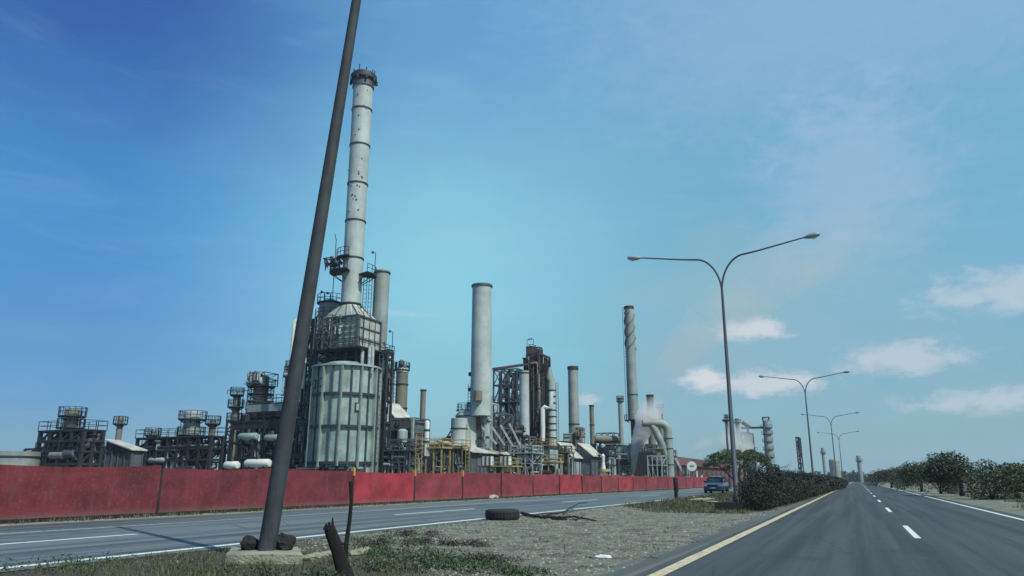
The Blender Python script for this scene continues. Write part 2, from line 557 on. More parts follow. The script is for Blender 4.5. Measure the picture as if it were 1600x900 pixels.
def build_setting():
    b = MB()
    n = 60
    b.add([(-1400, -200, 0), (1400, -200, 0), (1400, 2300, 0), (-1400, 2300, 0)], [(0, 1, 2, 3)])
    kind(b.build('ground', 'ground'), 'structure')

    def sheet(name, x0, x1, y0, y1, z, mat, wob=0.0, step=1.5):
        b = MB(); vs = []; ys = []
        y = y0
        while y < y1:
            ys.append(y); y += step if y < 90 else 30
        ys.append(y1)
        for y in ys:
            w0 = wob * noise.noise(Vector((x0, y * 0.8, 3))) + wob * 0.5 * noise.noise(Vector((x0, y * 3.1, 7)))
            vs += [(x0 + w0, y, z), (x1 - wob * noise.noise(Vector((x1, y * 0.7, 9))) * 0.6, y, z)]
        fs = [(2 * i, 2 * i + 1, 2 * i + 3, 2 * i + 2) for i in range(len(ys) - 1)]
        b.add(vs, fs)
        return kind(b.build(name, mat), 'structure')
    sheet('far_road', -21.9, -10.95, -60, 900, 0.012, 'asphalt_far', 0.22, 0.5)
    sheet('verge', -22.85, -21.7, -60, 400, 0.006, 'concrete', 0.25, 0.4)
    sheet('road_shoulder', -3.35, -2.55, -60, 900, 0.008, 'asphalt_shoulder', 0.5, 0.35)
    sheet('near_road', -2.85, 5.2, -60, 900, 0.014, 'asphalt_near')
    sheet('near_line', -2.68, -2.48, -60, 900, 0.019, 'line_yellow', 0.012, 0.4)
    sheet('edge_line', -11.52, -11.30, -60, 900, 0.017, 'line_white', 0.015, 0.4)
    sheet('lane_line', -18.65, -18.5, -60, 900, 0.017, 'line_faded', 0.015, 0.4)
    sheet('outer_line', 4.6, 4.75, -60, 900, 0.019, 'line_white', 0.012, 0.4)
    b = MB(); y = 23.7 - 17.3 * 3
    while y < 420:
        b.add([(-15.70, y, 0.017), (-15.51, y, 0.017), (-15.51, y + 6.4, 0.017), (-15.70, y + 6.4, 0.017)], [(0, 1, 2, 3)]); y += 17.3
    kind(b.build('dashed_line', 'line_white'), 'structure')
    b = MB(); y = 4.0
    while y < 420:
        b.add([(1.0, y, 0.019), (1.13, y, 0.019), (1.13, y + 5, 0.019), (1.0, y + 5, 0.019)], [(0, 1, 2, 3)]); y += 15
    kind(b.build('centre_dashes', 'line_white'), 'structure')


build_setting()


# ------------------------------------------------------------------ ground cover
def clump_field():
    # loose stones over the gravel
    b = MB()
    r = random.Random(3)
    for i in range(10000):
        y = 8.5 + 32 * (r.random() ** 1.7)
        x = r.uniform(-11.0, -3.2)
        if y + 0.62 * x + noise.noise(Vector((x * .9, y * .9, 0))) * 2.2 < 6.2 and r.random() < .93: continue
        s = r.choice((0.010, 0.012, 0.016, 0.022, 0.03)) * r.uniform(0.7, 1.3)
        if r.random() < 0.012: s *= 2.2
        pts = []
        for k in range(5):
            a = k * 2 * PI / 5 + r.uniform(-.3, .3)
            pts.append((x + s * math.cos(a) * r.uniform(.7, 1.2), y + s * math.sin(a) * r.uniform(.7, 1.2), 0.0))
        top = (x + r.uniform(-.3, .3) * s, y, s * r.uniform(.5, 1.0))
        b.add(pts + [top], [(k, (k + 1) % 5, 5) for k in range(5)])
    kind(b.build('gravel', 'stone_bits'), 'stuff')

    # short grass
    b = MB()

    def blade(x, y, h, w, z=0.0):
        a = r.uniform(0, 2 * PI); l = r.uniform(-.6, .6) * h; l2 = r.uniform(-.6, .6) * h
        dx, dy = math.cos(a) * w, math.sin(a) * w
        b.add([(x - dx, y - dy, z), (x + dx, y + dy, z), (x + l, y + l2, z + h)], [(0, 1, 2)])
    for i in range(1300):     # tufts near the camera, left
        x = r.uniform(-10.9, -4.6); y = r.uniform(7.0, 14.5)
        d = y + 0.62 * x + noise.noise(Vector((x * .9, y * .9, 0))) * 2.2
        if d > 6.6 or r.random() < (d - 3.2) / 5: continue
        for k in range(r.randint(5, 14)):
            blade(x + r.gauss(0, .05), y + r.gauss(0, .05), r.uniform(.04, .13), .006)
    for i in range(3600):     # grassy median further up
        y = 30 + 48 * (r.random() ** 1.3); x = r.uniform(-10.9, -4.0)
        e = y + 2.2 * x + noise.noise(Vector((x, y, 0))) * 3
        if e < 13.5: continue
        s = y / 30
        for k in range(6):
            blade(x + r.gauss(0, .09), y + r.gauss(0, .12), r.uniform(.05, .15) * s, .014 * s)
    for i in range(700):      # dry tufts along fence and edges
        y = r.uniform(14, 110); x = FENCE_X + 0.35 + abs(r.gauss(0, .18))
        for k in range(6):
            blade(x + r.gauss(0, .05), y + r.gauss(0, .12), r.uniform(.06, .2), .02)
    for i in range(5200):     # dry verge right of the near road
        y = 12 + 90 * r.random() ** 1.5; x = 5.3 + r.random() * 14 + y * .03
        if noise.noise(Vector((x * .35, y * .2, 4))) < -.05: continue
        for k in range(4):
            blade(x + r.gauss(0, .12), y + r.gauss(0, .12), r.uniform(.08, .28), .012 * max(1, y / 25))
    for i in range(420):
        y = 12 + 30 * r.random() ** 1.4; x = r.uniform(-11.1, -3.6)
        for k in range(5):
            blade(x + r.gauss(0, .04), y + r.gauss(0, .04), r.uniform(.03, .09), .006)
    kind(b.build('grass', 'grass_blade'), 'stuff')


clump_field()


def leaf_cloud(b, c, rx, ry, rz, n, s, r, flat=0.0, shell=0.55, zmin=0.0):
    c = Vector(c)
    for i in range(n):
        while True:
            p = Vector((r.uniform(-1, 1), r.uniform(-1, 1), r.uniform(-1, 1)))
            l = p.length
            if 0.05 < l < 1 and l > shell * r.random(): break
        k = 1 + 0.35 * noise.noise(Vector((p.x * 2.2 + c.x, p.y * 2.2 + c.y, p.z * 2.2)))
        q = Vector((p.x * rx * k, p.y * ry * k, p.z * rz * k)) + c
        if q.z < zmin: continue
        u = Vector((r.gauss(0, 1), r.gauss(0, 1), r.gauss(0, 1) * (1 - flat) + 1e-3)).normalized()
        v = u.orthogonal().normalized()
        v = (v * math.cos(i) + u.cross(v) * math.sin(i)).normalized()
        e = s * r.uniform(.6, 1.4)
        b.add([q - u * e, q + v * e * .5, q + u * e, q - v * e * .5], [(0, 1, 2, 3)])


# low weeds in the gravel in front
def weeds():
    r = random.Random(11)
    bs = {'leaf_weed': MB(), 'leaf_dry': MB()}
    specs = [((612, 850), .9, .7, .17, 1700, 'leaf_weed'), ((640, 838), .8, .6, .16, 1500, 'leaf_dry'), ((600, 862), .6, .4, .22, 1200, 'leaf_dry'),
             ((690, 850), .9, .5, .13, 1700, 'leaf_dry'), ((730, 853), .6, .3, .10, 800, 'leaf_dry'), ((650, 872), 1.0, .6, .18, 2600, 'leaf_weed'),
             ((700, 884), .9, .5, .15, 2200, 'leaf_weed'), ((750, 876), .8, .4, .10, 1300, 'leaf_dry'), ((760, 892), .8, .4, .13, 1500, 'leaf_weed'),
             ((600, 890), .7, .4, .18, 1500, 'leaf_weed'), ((815, 897), .5, .3, .10, 700, 'leaf_weed'), ((480, 905), .8, .4, .16, 1500, 'leaf_weed'), ((380, 900), .8, .4, .16, 1500, 'leaf_weed'),
             ((300, 890), 1.0, .5, .16, 1500, 'leaf_weed'), ((180, 885), 1.2, .6, .18, 1600, 'leaf_weed'), ((60, 890), 1.2, .6, .2, 1600, 'leaf_weed')]
    for (px, py), rx, ry, rz, n, m in specs:
        p = gnd(px, py)
        K = 16
        for k in range(K):
            a = r.uniform(0, 6.28); d = r.random() ** .5
            leaf_cloud(bs[m], (p.x + math.cos(a) * rx * d, p.y + math.sin(a) * ry * d, rz * .3 * (1.2 - d)), rx * .25, ry * .32, rz * .8, int(n * (1.0 if px > 550 else .35)) // K, .02, r, zmin=0.0)
    kind(bs['leaf_weed'].build('green_weeds', 'leaf_weed'), 'stuff')
    kind(bs['leaf_dry'].build('withered_weeds', 'leaf_dry'), 'stuff')


weeds()

# ------------------------------------------------------------------ the red fence


def build_fence():
    t = thing('red_fence', 'long red panelled fence with orange post tops along the far road', 'fence', (FENCE_X, 30, 0))
    r = random.Random(5)
    ys = [31.07 + 5.75 * k for k in range(-11, 30)]
    for i in range(len(ys) - 1):
        y0, y1 = ys[i] + .035, ys[i + 1] - .035
        mi = 1 if abs(ys[i] - 31.07) < .1 else (0 if ys[i] < 30 else (2, 3, 2, 3, 3, 1, 2, 3, 1, 2, 3)[i % 11])  # left panels take the darkest red: vignette darkening put into their colour
        h0 = 1.72 + r.uniform(-.06, .05); h1 = 1.72 + r.uniform(-.06, .05); zb = 0.12
        b = MB(); nx = 12; nz = 4; vs = []
        lean = r.uniform(-.05, .05); drop = r.uniform(.0, .05)
        for side in (0, 1):
            for j in range(nz + 1):
                for k in range(nx + 1):
                    f = k / nx; g = j / nz
                    y = y0 + (y1 - y0) * f
                    z = zb + (h0 + (h1 - h0) * f - zb) * g - ((0.03 + drop) * math.sin(PI * f) if j == nz else 0)
                    dx = .05 * noise.noise(Vector((y * .8, z * 1.1, i))) + lean * g
                    vs.append((FENCE_X + dx + (0.02 if side else -0.02), y, z))
        m = (nx + 1) * (nz + 1); fs = []
        for j in range(nz):
            for k in range(nx):
                a = j * (nx + 1) + k
                fs.append((a, a + nx + 1, a + nx + 2, a + 1)); fs.append((m + a, m + a + 1, m + a + nx + 2, m + a + nx + 1))
        top = nz * (nx + 1)
        for k in range(nx):
            fs.append((k, k + 1, m + k + 1, m + k)); fs.append((top + k, m + top + k, m + top + k + 1, top + k + 1))
        b.add(vs, fs)
        b.build('fence_panel', 'fence_red_%d' % mi, t)
    for i, y in enumerate(ys):
        b = MB(); b.box(FENCE_X - .09, FENCE_X + .06, y - .045, y + .045, 0, 1.62)
        p = b.build('fence_post', 'post_black', t)
        if abs(y - 48.4) > 1 and y > 27:
            b = MB(); b.box(FENCE_X - .10, FENCE_X + .075, y - (.07 if y < 45 else .045), y + (.07 if y < 45 else .045), 1.46 if y < 45 else 1.6, 1.84 if y < 45 else 1.8)
            b.build('post_cap', 'post_orange', p)
    for a, lab in ((100, 0),):
        pass
    b = MB()
    for y0, y1 in zip(ys[:-1], ys[1:]):
        b.box(FENCE_X - .05, FENCE_X + .025, y0 + .05, y1 - .05, 0.0, .115)
    b.build('footing', 'dark_rock', t)


build_fence()


def blob(b, c, rx, ry, rz, seed, seg=10, rings=7, amp=.35):
    c = Vector(c); vs = []; fs = []
    for j in range(rings + 1):
        th = PI * j / rings
        for k in range(seg):
            a = 2 * PI * k / seg
            d = Vector((math.sin(th) * math.cos(a), math.sin(th) * math.sin(a), math.cos(th)))
            q = 1 + amp * noise.noise(d * 1.7 + Vector((seed, seed * .3, 0)))
            vs.append((c.x + d.x * rx * q, c.y + d.y * ry * q, c.z + d.z * rz * q))
    for j in range(rings):
        for k in range(seg):
            k2 = (k + 1) % seg
            fs.append((j * seg + k, (j + 1) * seg + k, (j + 1) * seg + k2, j * seg + k2))
    b.add(vs, fs)


def small_ground_things():
    # rubble by the fence foot
    p = gnd(698, 779)
    b = MB()
    for k in range(7):
        blob(b, (FENCE_X + .55 + rnd.uniform(-.15, .15), p.y + rnd.uniform(-.5, .5), .09 + .1 * rnd.random()), .17, .22, .12, k)
    tag(b.build('rubble_heap', 'rubble_stone', origin=(FENCE_X + .5, p.y, 0)), 'small heap of pale pinkish rubble at the foot of the red fence', 'rubble')
    # scrap of white litter
    for px, py, s, lab in ((942, 872, .13, 'white scrap of litter lying on the gravel near the camera'),
                           (924, 770, .25, 'white scrap of litter by the foot of the red fence')):
        q = gnd(px, py); b = MB()
        blob(b, (q.x, q.y, s * .18), s, s * .5, s * .22, px, amp=.8)
        tag(b.build('litter_scrap', 'plastic_white', origin=(q.x, q.y, 0)), lab, 'litter')
    # pale concrete slab + block in the median
    q = gnd(1100, 788); t = (q.x, q.y, 0)
    b = MB()
    for k in range(6):
        f = k / 5
        a = gnd(1087 + 26 * f, 785 + (3 if k == 5 else 0))
        blob(b, (a.x, a.y, .14 + .04 * math.sin(k * 2)), .38, .22, .07, 30 + k, amp=.3)
    tag(b.build('broken_kerb_slab', 'concrete', origin=t), 'pale broken kerb slab lying in the grass beside the post', 'slab')
    a = gnd(1118, 798); c2 = gnd(1152, 798)
    b = MB(); b.box(a.x, c2.x + .25, a.y, a.y + .45, 0, .34)
    tag(b.build('concrete_block', 'dark_rock', origin=(a.x, a.y, 0)), 'low dark weathered concrete block beside the lamp post foot', 'block')
    # little black post on the median
    q = gnd(1057, 781)
    b = MB(); b.tube([(q.x, q.y, 0), (q.x, q.y, .5), (q.x + .02, q.y, .55), (q.x, q.y, 1.42)], [.13, .12, .15, .15], 10)
    t = tag(b.build('marker_post', 'post_black', origin=(q.x, q.y, 0), smooth=True), 'short black marker post standing in the grass left of the blue car', 'post')
    # thick stump and thin stick in the foreground
    q = gnd(541, 903)
    D = q.dot(Fh)
    top = at(514, 823, D)
    pts = [Vector((q.x, q.y, -.03)), q.lerp(top, .25), q.lerp(top, .55) + Vector((.012, 0, 0)), q.lerp(top, .85), top]
    t = thing('cut_stump', 'thick dark broken tree stump leaning left in the near grass', 'stump', (q.x, q.y, 0))
    b = MB(); b.tube(pts, [.12, .095, .085, .08, .07], 14)
    b.build('trunk', 'dead_wood', t, smooth=True)
    b = MB()
    for k in range(6):
        a = k * PI / 3
        o = Vector((math.cos(a) * .055, math.sin(a) * .055, 0))
        b.tube([top + o - Vector((0, 0, .04)), top + o * .8 + Vector((0, 0, rnd.uniform(.03, .13)))], [.03, .008], 5)
    b.build('splinters', 'dead_wood', t)
    m2 = q.lerp(top, .62)
    b = MB(); b.tube([m2, m2 + Rh * .09 + Vector((0, 0, .03)), m2 + Rh * .19 + Vector((0, 0, .02))], [.03, .02, .006], 6)
    b.build('side_twig', 'dead_wood', t)
    q = gnd(540, 872); D = q.dot(Fh)
    pp = [at(540, 873, D), at(541, 850, D), at(546, 815, D), at(549, 785, D), at(548, 752, D)]
    b = MB(); b.tube(pp, [.045, .04, .034, .03, .03], 8)
    tag(b.build('thin_stick', 'dead_wood', origin=(q.x, q.y, 0), smooth=True), 'thin dark upright stick behind the thick stump', 'stick')
    # pale kerb stones lying in the grass left
    for (x0, y0), (x1, y1), lab in (((468, 877), (530, 866), 'longer pale kerb stone lying in the grass beside the thick stump'),
                                    ((552, 868), (576, 862), 'short pale kerb stone lying right of the thick stump')):
        a, c2 = gnd(x0, y0), gnd(x1, y1)
        b = MB(); m = 7; ps = [a.lerp(c2, k / (m - 1)) for k in range(m)]
        for k in range(m - 1):
            blob(b, ((ps[k] + ps[k + 1]) / 2 + Vector((0, 0, .03))), .11, .14, .06, k + x0, amp=.4)
        tag(b.build('kerb_stone', 'concrete', origin=tuple(a)), lab, 'kerb stone')


small_ground_things()


def near_pole():
    zt = 0.16
    base = gnd(417, 859, zt)
    t = thing('leaning_pole', 'tall thick grey tapered pole leaning right beside the near verge', 'pole', (base.x, base.y, zt))
    D = base.dot(Fh)
    top = at(557, 0, D)
    d = (top - base)
    pts = [base + d * f for f in (-.01, 0.0, .25, .5, .75, 1.0, 1.35)]
    w0 = 14.0 * mpp(840, D); w1 = 7.2 * mpp(0, D)
    rr = [w0 + (w1 - w0) * f for f in (0, 0, .25, .5, .75, 1.0, 1.35)]
    b = MB(); b.tube(pts, rr, 20)
    b.build('shaft', 'pole_concrete', t, smooth=True)
    b = MB(); e = pts[-1]; b.tube([e, e + Vector((0, 0, .1))], [rr[-1] * 1.15, rr[-1] * .4], 12)
    b.build('top_cap', 'lamp_metal', t)
    # concrete pad
    b = MB()
    D2 = D
    x0 = at(350, 860, D2).x; x1 = at(468, 860, D2).x
    N = 10; vs = []
    P = [at(352, 866, D2 * .955), at(472, 862, D2 * .955), at(466, 855, D2 * 1.06), at(362, 855, D2 * 1.06)]
    ed = []
    for i in range(4):
        for k in range(6):
            q = P[i].lerp(P[(i + 1) % 4], k / 6)
            q.x += .04 * noise.noise(q * 4); q.y += .04 * noise.noise(q * 4 + Vector((5, 5, 5)))
            ed.append(q)
    m = len(ed)
    vs = [(q.x, q.y, -.02) for q in ed] + [(q.x, q.y, zt - .02 + .015 * noise.noise(q * 6)) for q in ed] + [(sum(q.x for q in ed) / m, sum(q.y for q in ed) / m, zt)]
    fs = [(k, (k + 1) % m, m + (k + 1) % m, m + k) for k in range(m)] + [(m + k, m + (k + 1) % m, 2 * m) for k in range(m)]
    b.add(vs, fs)
    tag(b.build('concrete_pad', 'concrete', origin=(base.x, base.y, 0)), 'low crumbling concrete pad under the leaning pole', 'concrete pad')
    for px, rx, h, lab in ((387, .14, .20, 'dark rough rock on the left side of the leaning pole foot'),
                           (439, .17, .24, 'dark rough rock on the right side of the leaning pole foot')):
        q = gnd(px, 859, zt) + Fh * .12
        b = MB(); blob(b, (q.x, q.y, zt + h * .35), rx, .16, h * .62, px, 14, 9, .5)
        tag(b.build('dark_rock', 'dark_rock', origin=(q.x, q.y, zt)), lab, 'rock')


near_pole()


def tyre():
    q = gnd(785, 812)
    t = thing('discarded_tyre', 'large black worn truck tyre lying flat on the gravel', 'tyre', (q.x, q.y, 0))
    R = 27 * mpp(806, q.dot(Fh)); h = .33
    b = MB()
    prof = [(R * .58, .05), (R * .62, .015), (R * .80, .0), (R * .93, .02), (R * .985, .055), (R, .10), (R, h - .10), (R * .985, h - .055), (R * .93, h - .02),
            (R * .80, h), (R * .62, h - .015), (R * .58, h - .05), (R * .60, h - .09), (R * .9, h - .12), (R * .9, .12), (R * .60, .09), (R * .58, .05)]
    vs = []; seg = 64; fs = []
    for r_, z in prof:
        for k in range(seg):
            a = 2 * PI * k / seg
            g = (1 - .022 * (k % 2)) if r_ >= R * .985 else 1
            vs.append((q.x + r_ * g * math.cos(a), q.y + r_ * g * math.sin(a), z))
    for i in range(len(prof) - 1):
        for k in range(seg):
            k2 = (k + 1) % seg
            fs.append((i * seg + k, i * seg + k2, (i + 1) * seg + k2, (i + 1) * seg + k))
    b.add(vs, fs)
    b.build('casing', 'rubber', t)
    b = MB()
    for z in (.10, .165, .23):
        b.ring(q.x, q.y, R * .97, R * 1.006, z - .006, z + .006, 48)
    b.build('tread_rib', 'trim_black', t)
    # fallen branch
    b = MB(); r = random.Random(4)

    def br(pxs, r0, r1):
        pts = []
        for (x, y, z) in pxs:
            g = gnd(x, y); pts.append(Vector((g.x, g.y, z)))
        n = len(pts)
        b.tube(pts, [r0 + (r1 - r0) * i / (n - 1) for i in range(n)], 7)
    br([(815, 805, .08), (828, 808, .06), (845, 810, .05), (862, 811, .06), (880, 811, .05), (897, 810, .06), (915, 813, .05), (932, 816, .04)], .055, .02)
    br([(845, 811, .05), (860, 808, .10), (880, 806, .12), (893, 802, .22), (905, 798, .30), (918, 797, .30)], .035, .012)
    br([(862, 812, .03), (880, 813, .04), (900, 814, .03), (915, 810, .12)], .04, .012)
    br([(880, 808, .10), (890, 806, .20), (897, 803, .18)], .02, .008)
    br([(835, 809, .05), (850, 807, .12), (862, 806, .10)], .02, .01)
    for i in range(26):
        x = r.uniform(830, 905); y = 810 + r.uniform(-3, 4)
        g = gnd(x, y); a = r.uniform(0, 6.28); l = r.uniform(.08, .3)
        b.tube([(g.x, g.y, .04), (g.x + math.cos(a) * l, g.y + math.sin(a) * l, r.uniform(.02, .2))], [.012, .004], 4)
    g = gnd(870, 811)
    tag(b.build('fallen_branch', 'dead_wood', origin=(g.x, g.y, 0)), 'dead forked branch lying on the gravel right of the tyre', 'branch')


tyre()


# ------------------------------------------------------------------ lamps
def double_lamp(x, y, label, grp='double armed street lamps along the median', rot=0.0):
    t = thing('street_lamp', label, 'street lamp', (x, y, 0), grp)
    zf = 9.75
    b = MB(); b.tube([(x - .05, y, 0), (x - .05, y, .6), (x - .04, y, .65), (x, y, zf)], [.165, .16, .12, .055], 12)
    b.build('lamp_pole', 'lamp_metal', t, smooth=True)
    for s in (-1, 1):
        pts = []
        for k in range(13):
            a = k / 12 * PI / 2
            pts.append((x + s * (1.15 * (1 - math.cos(a))) * 1.0, y, zf - .1 + 1.72 * math.sin(a)))
        pts += [(x + s * (1.15 + .6), y, zf + 1.70), (x + s * 2.6, y, zf + 1.85), (x + s * 3.75, y, zf + 2.05)]
        b = MB(); b.tube(pts, [.045] * 13 + [.04, .036, .032], 8)
        arm = b.build('lamp_arm', 'lamp_metal', t, smooth=True)
        e = Vector(pts[-1]); d = Vector((s, 0, .12)).normalized()
        b = MB()
        b.tube([e - d * .05, e + d * .06, e + d * .2, e + d * .42, e + d * .6, e + d * .68], [.04, .07, .115, .13, .10, .03], 12)
        b.build('lamp_head', 'lamp_head', arm, smooth=True)
        b = MB(); b.tube([e + d * .22 - Vector((0, 0, .05)), e + d * .42 - Vector((0, 0, .09)), e + d * .58 - Vector((0, 0, .05))], [.05, .085, .04], 10)
        b.build('lamp_lens', 'headlight_glass', arm, smooth=True)
    # base flange
    b = MB(); b.box(x - .22, x + .13, y - .17, y + .17, 0, .05); b.build('base_plate', 'lamp_metal', t)
    return t


double_lamp(-4.78, 33.8, 'tall double armed street lamp rising in front of the hedge end')
double_lamp(-3.95, 81, 'middle street lamp of the row, its arm showing over the hedge')
double_lamp(-3.0, 132, 'small distant street lamp low over the hedge')
double_lamp(-2.9, 184, 'very small farthest street lamp beyond the hedge')


def t_lamp():
    D = 112
    p = at(1140, 745, D)
    t = thing('mast_lamp', 'dark mast lamp with a flat cross head behind the tree', 'street lamp', (p.x, p.y, 0))
    zt = zz(657, D)
    q = at(1134, 657, D)
    b = MB(); b.tube([(p.x, p.y, 0), (q.x, q.y, zt)], [.22, .12], 8); b.build('mast', 'lamp_metal', t)
    b = MB(); b.lathe(q.x, q.y, [(.1, zt - .3), (.5, zt - .1), (.62, zt + .05), (.3, zt + .25), (.05, zt + .4)], 12); b.build('lamp_head', 'lamp_metal', t)


t_lamp()


# ------------------------------------------------------------------ car
def car():
    x, y = 0.0, 0.0
    t = thing('blue_car', 'dark blue saloon car driving towards the camera on the far road', 'car', (x, y, 0))
    # local: front towards -Y. L length, hw half width
    L, hw = 4.35, .86
    # stations along the length: (y, half width low, belt height, bottom z)
    st = [(-2.17, .60, .62, .34, .78), (-2.10, .74, .66, .26, .80), (-1.90, .82, .74, .22, .88), (-1.2, .86, .86, .22, .93), (-.85, .86, .90, .22, .95), (0, .86, .92, .22, .98),
          (1.0, .86, .94, .22, 1.0), (1.6, .85, .96, .22, 1.0), (2.0, .80, .92, .24, .98), (2.15, .70, .80, .32, .85)]
    b = MB(); vs = []
    for (yy, w, zb, z0, zt) in st:
        ring = [(-w * .90, z0), (-w, z0 + .10), (-w * 1.0, z0 + (zb - z0) * .6), (-w * .93, zb), (-w * .6, zb + .045), (0, zb + .06),
                (w * .6, zb + .045), (w * .93, zb), (w, z0 + (zb - z0) * .6), (w, z0 + .10), (w * .90, z0)]
        vs += [(x + a, y + yy, z) for a, z in ring]
    n = 11; fs = []
    for i in range(len(st) - 1):
        for k in range(n - 1):
            fs.append((i * n + k, i * n + k + 1, (i + 1) * n + k + 1, (i + 1) * n + k))
        fs.append((i * n + n - 1, i * n, (i + 1) * n, (i + 1) * n + n - 1))
    fs.append(tuple(range(n - 1, -1, -1))); fs.append(tuple((len(st) - 1) * n + k for k in range(n)))
    b.add(vs, fs)
    b.build('body', 'car_paint', t, smooth=True)
    # cabin glass
    def hull(y0b, y0t, y1t, y1b, wb, wt, zb, zt):
        return [(x - wb, y + y0b, zb), (x + wb, y + y0b, zb), (x + wt, y + y0t, zt), (x - wt, y + y0t, zt),
                (x - wb, y + y1b, zb), (x + wb, y + y1b, zb), (x + wt, y + y1t, zt), (x - wt, y + y1t, zt)]
    F6 = [(0, 1, 2, 3), (5, 4, 7, 6), (4, 0, 3, 7), (1, 5, 6, 2), (3, 2, 6, 7)]
    b = MB(); b.add(hull(-.98, -.28, 1.15, 1.80, .77, .60, .90, 1.40), F6)
    b.build('windows', 'car_glass', t)
    b = MB()
    v = hull(-.98, -.28, 1.15, 1.80, .785, .615, .89, 1.41)
    for i, j in ((0, 3), (1, 2), (4, 7), (5, 6)):
        b.beam(v[i], v[j], .07)
    for s in (-1, 1):
        b.beam((x + s * .785, y + .42, .9), (x + s * .62, y + .42, 1.41), .07)
    b.build('pillars', 'car_paint', t)
    b = MB(); vs = []
    for yy, z, w in ((-.36, 1.385, .60), (-.15, 1.425, .615), (.4, 1.445, .62), (1.0, 1.425, .61), (1.22, 1.385, .60)):
        vs += [(x - w, y + yy, z - .03), (x - w * .6, y + yy, z + .015), (x, y + yy, z + .025), (x + w * .6, y + yy, z + .015), (x + w, y + yy, z - .03)]
    b.add(vs, [(i * 5 + k, i * 5 + k + 1, i * 5 + k + 6, i * 5 + k + 5) for i in range(4) for k in range(4)])
    b.build('roof', 'car_paint', t, smooth=True)
    for s in (-1, 1):
        b = MB(); b.box(x + s * .66 - .17, x + s * .66 + .15, y - 2.185, y - 2.02, .60, .735); b.build('headlight', 'headlight_glass', t)
        b = MB(); b.box(x + s * .92 - .09, x + s * .92 + .09, y - .85, y - .72, .92, 1.05); b.build('mirror', 'trim_black', t)
    b = MB(); b.box(x - .42, x + .42, y - 2.195, y - 2.1, .58, .70); b.build('grille', 'trim_black', t)
    b = MB(); b.box(x - .80, x + .80, y - 2.24, y - 2.06, .30, .50)
    b.build('bumper', 'car_paint', t)
    b = MB(); b.box(x - .55, x + .55, y - 2.25, y - 2.15, .24, .34); b.build('air_intake', 'trim_black', t)
    b = MB(); b.box(x - .24, x + .24, y - 2.262, y - 2.25, .40, .50); b.build('number_plate', 'plate_white', t)
    for s in (-1, 1):
        for yy in (-1.35, 1.3):
            b = MB()
            xx = x + s * .78
            b.tube([(xx - .10, y + yy, .31), (xx + .10, y + yy, .31)], .31, 20)
            w = b.build('wheel', 'rubber', t)
            b = MB(); b.tube([(xx + s * .08, y + yy, .31), (xx + s * .112, y + yy, .31)], .19, 12)
            b.build('rim', 'chrome', w)
            b = MB(); b.lathe(0, 0, [(.0, 0)], 3)
    b = MB(); b.box(x - .70, x + .70, y - 1.8, y + 1.9, .14, .24); b.build('underbody', 'trim_black', t)
    t.location = (-12.85, 77.0, .014); t.scale = (1.06, 1.06, 1.10)


car()


# ------------------------------------------------------------------ trees and hedge
def tree():
    r = random.Random(21)
    D = 72
    p = at(1163, 762, D)
    p.z = 0
    t = thing('umbrella_tree', 'low spreading green tree behind the lamp post and above the hedge', 'tree', tuple(p))
    b = MB(); tips = []

    def limb(a, d, l, rad, depth):
        pts = [a]; rs = [rad]
        n = 4
        for k in range(n):
            d = (d + Vector((r.gauss(0, .16), r.gauss(0, .16), r.gauss(.02, .10)))).normalized()
            pts.append(pts[-1] + d * l / n); rs.append(rad * (1 - .45 * (k + 1) / n))
        b.tube(pts, rs, 6, caps=False)
        if depth == 0:
            tips.append(pts[-1]); tips.append(pts[-2]); return
        for k in range(3 if depth > 1 else 3):
            nd = (d + Vector((r.gauss(0, .7), r.gauss(0, .7), r.gauss(-.02, .25)))).normalized()
            limb(pts[-1 - (k % 2)], nd, l * .72, rs[-1] * .8, depth - 1)
    for s in range(6):
        a = s * PI / 3 + r.uniform(-.3, .3)
        limb(p + Vector((0, 0, .3)), Vector((math.cos(a) * .95, math.sin(a) * .95, .85)).normalized(), 2.1, .12, 3)
    b.tube([p - Vector((0, 0, .1)), p + Vector((.05, 0, .35)), p + Vector((0, 0, .6))], [.3, .24, .2], 9)
    b.build('trunk', 'bark', t, smooth=True)
    b = MB()
    # crown: px 1105..1195, y 703..
    c = at(1153, 724, D)
    zt = zz(699, D)
    for i in range(96):
        a = r.uniform(0, 6.28); q = math.sqrt(r.random())
        X = c.x + math.cos(a) * q * 3.15; Y = c.y + math.sin(a) * q * 3.15
        Z = zt - .22 - 1.15 * q ** 2.6 - r.random() * .55
        leaf_cloud(b, (X, Y, Z),   .46, .46, .22, 110, .075, r, flat=.3, shell=.2)
    b.build('crown', 'leaf_tree', t)


tree()


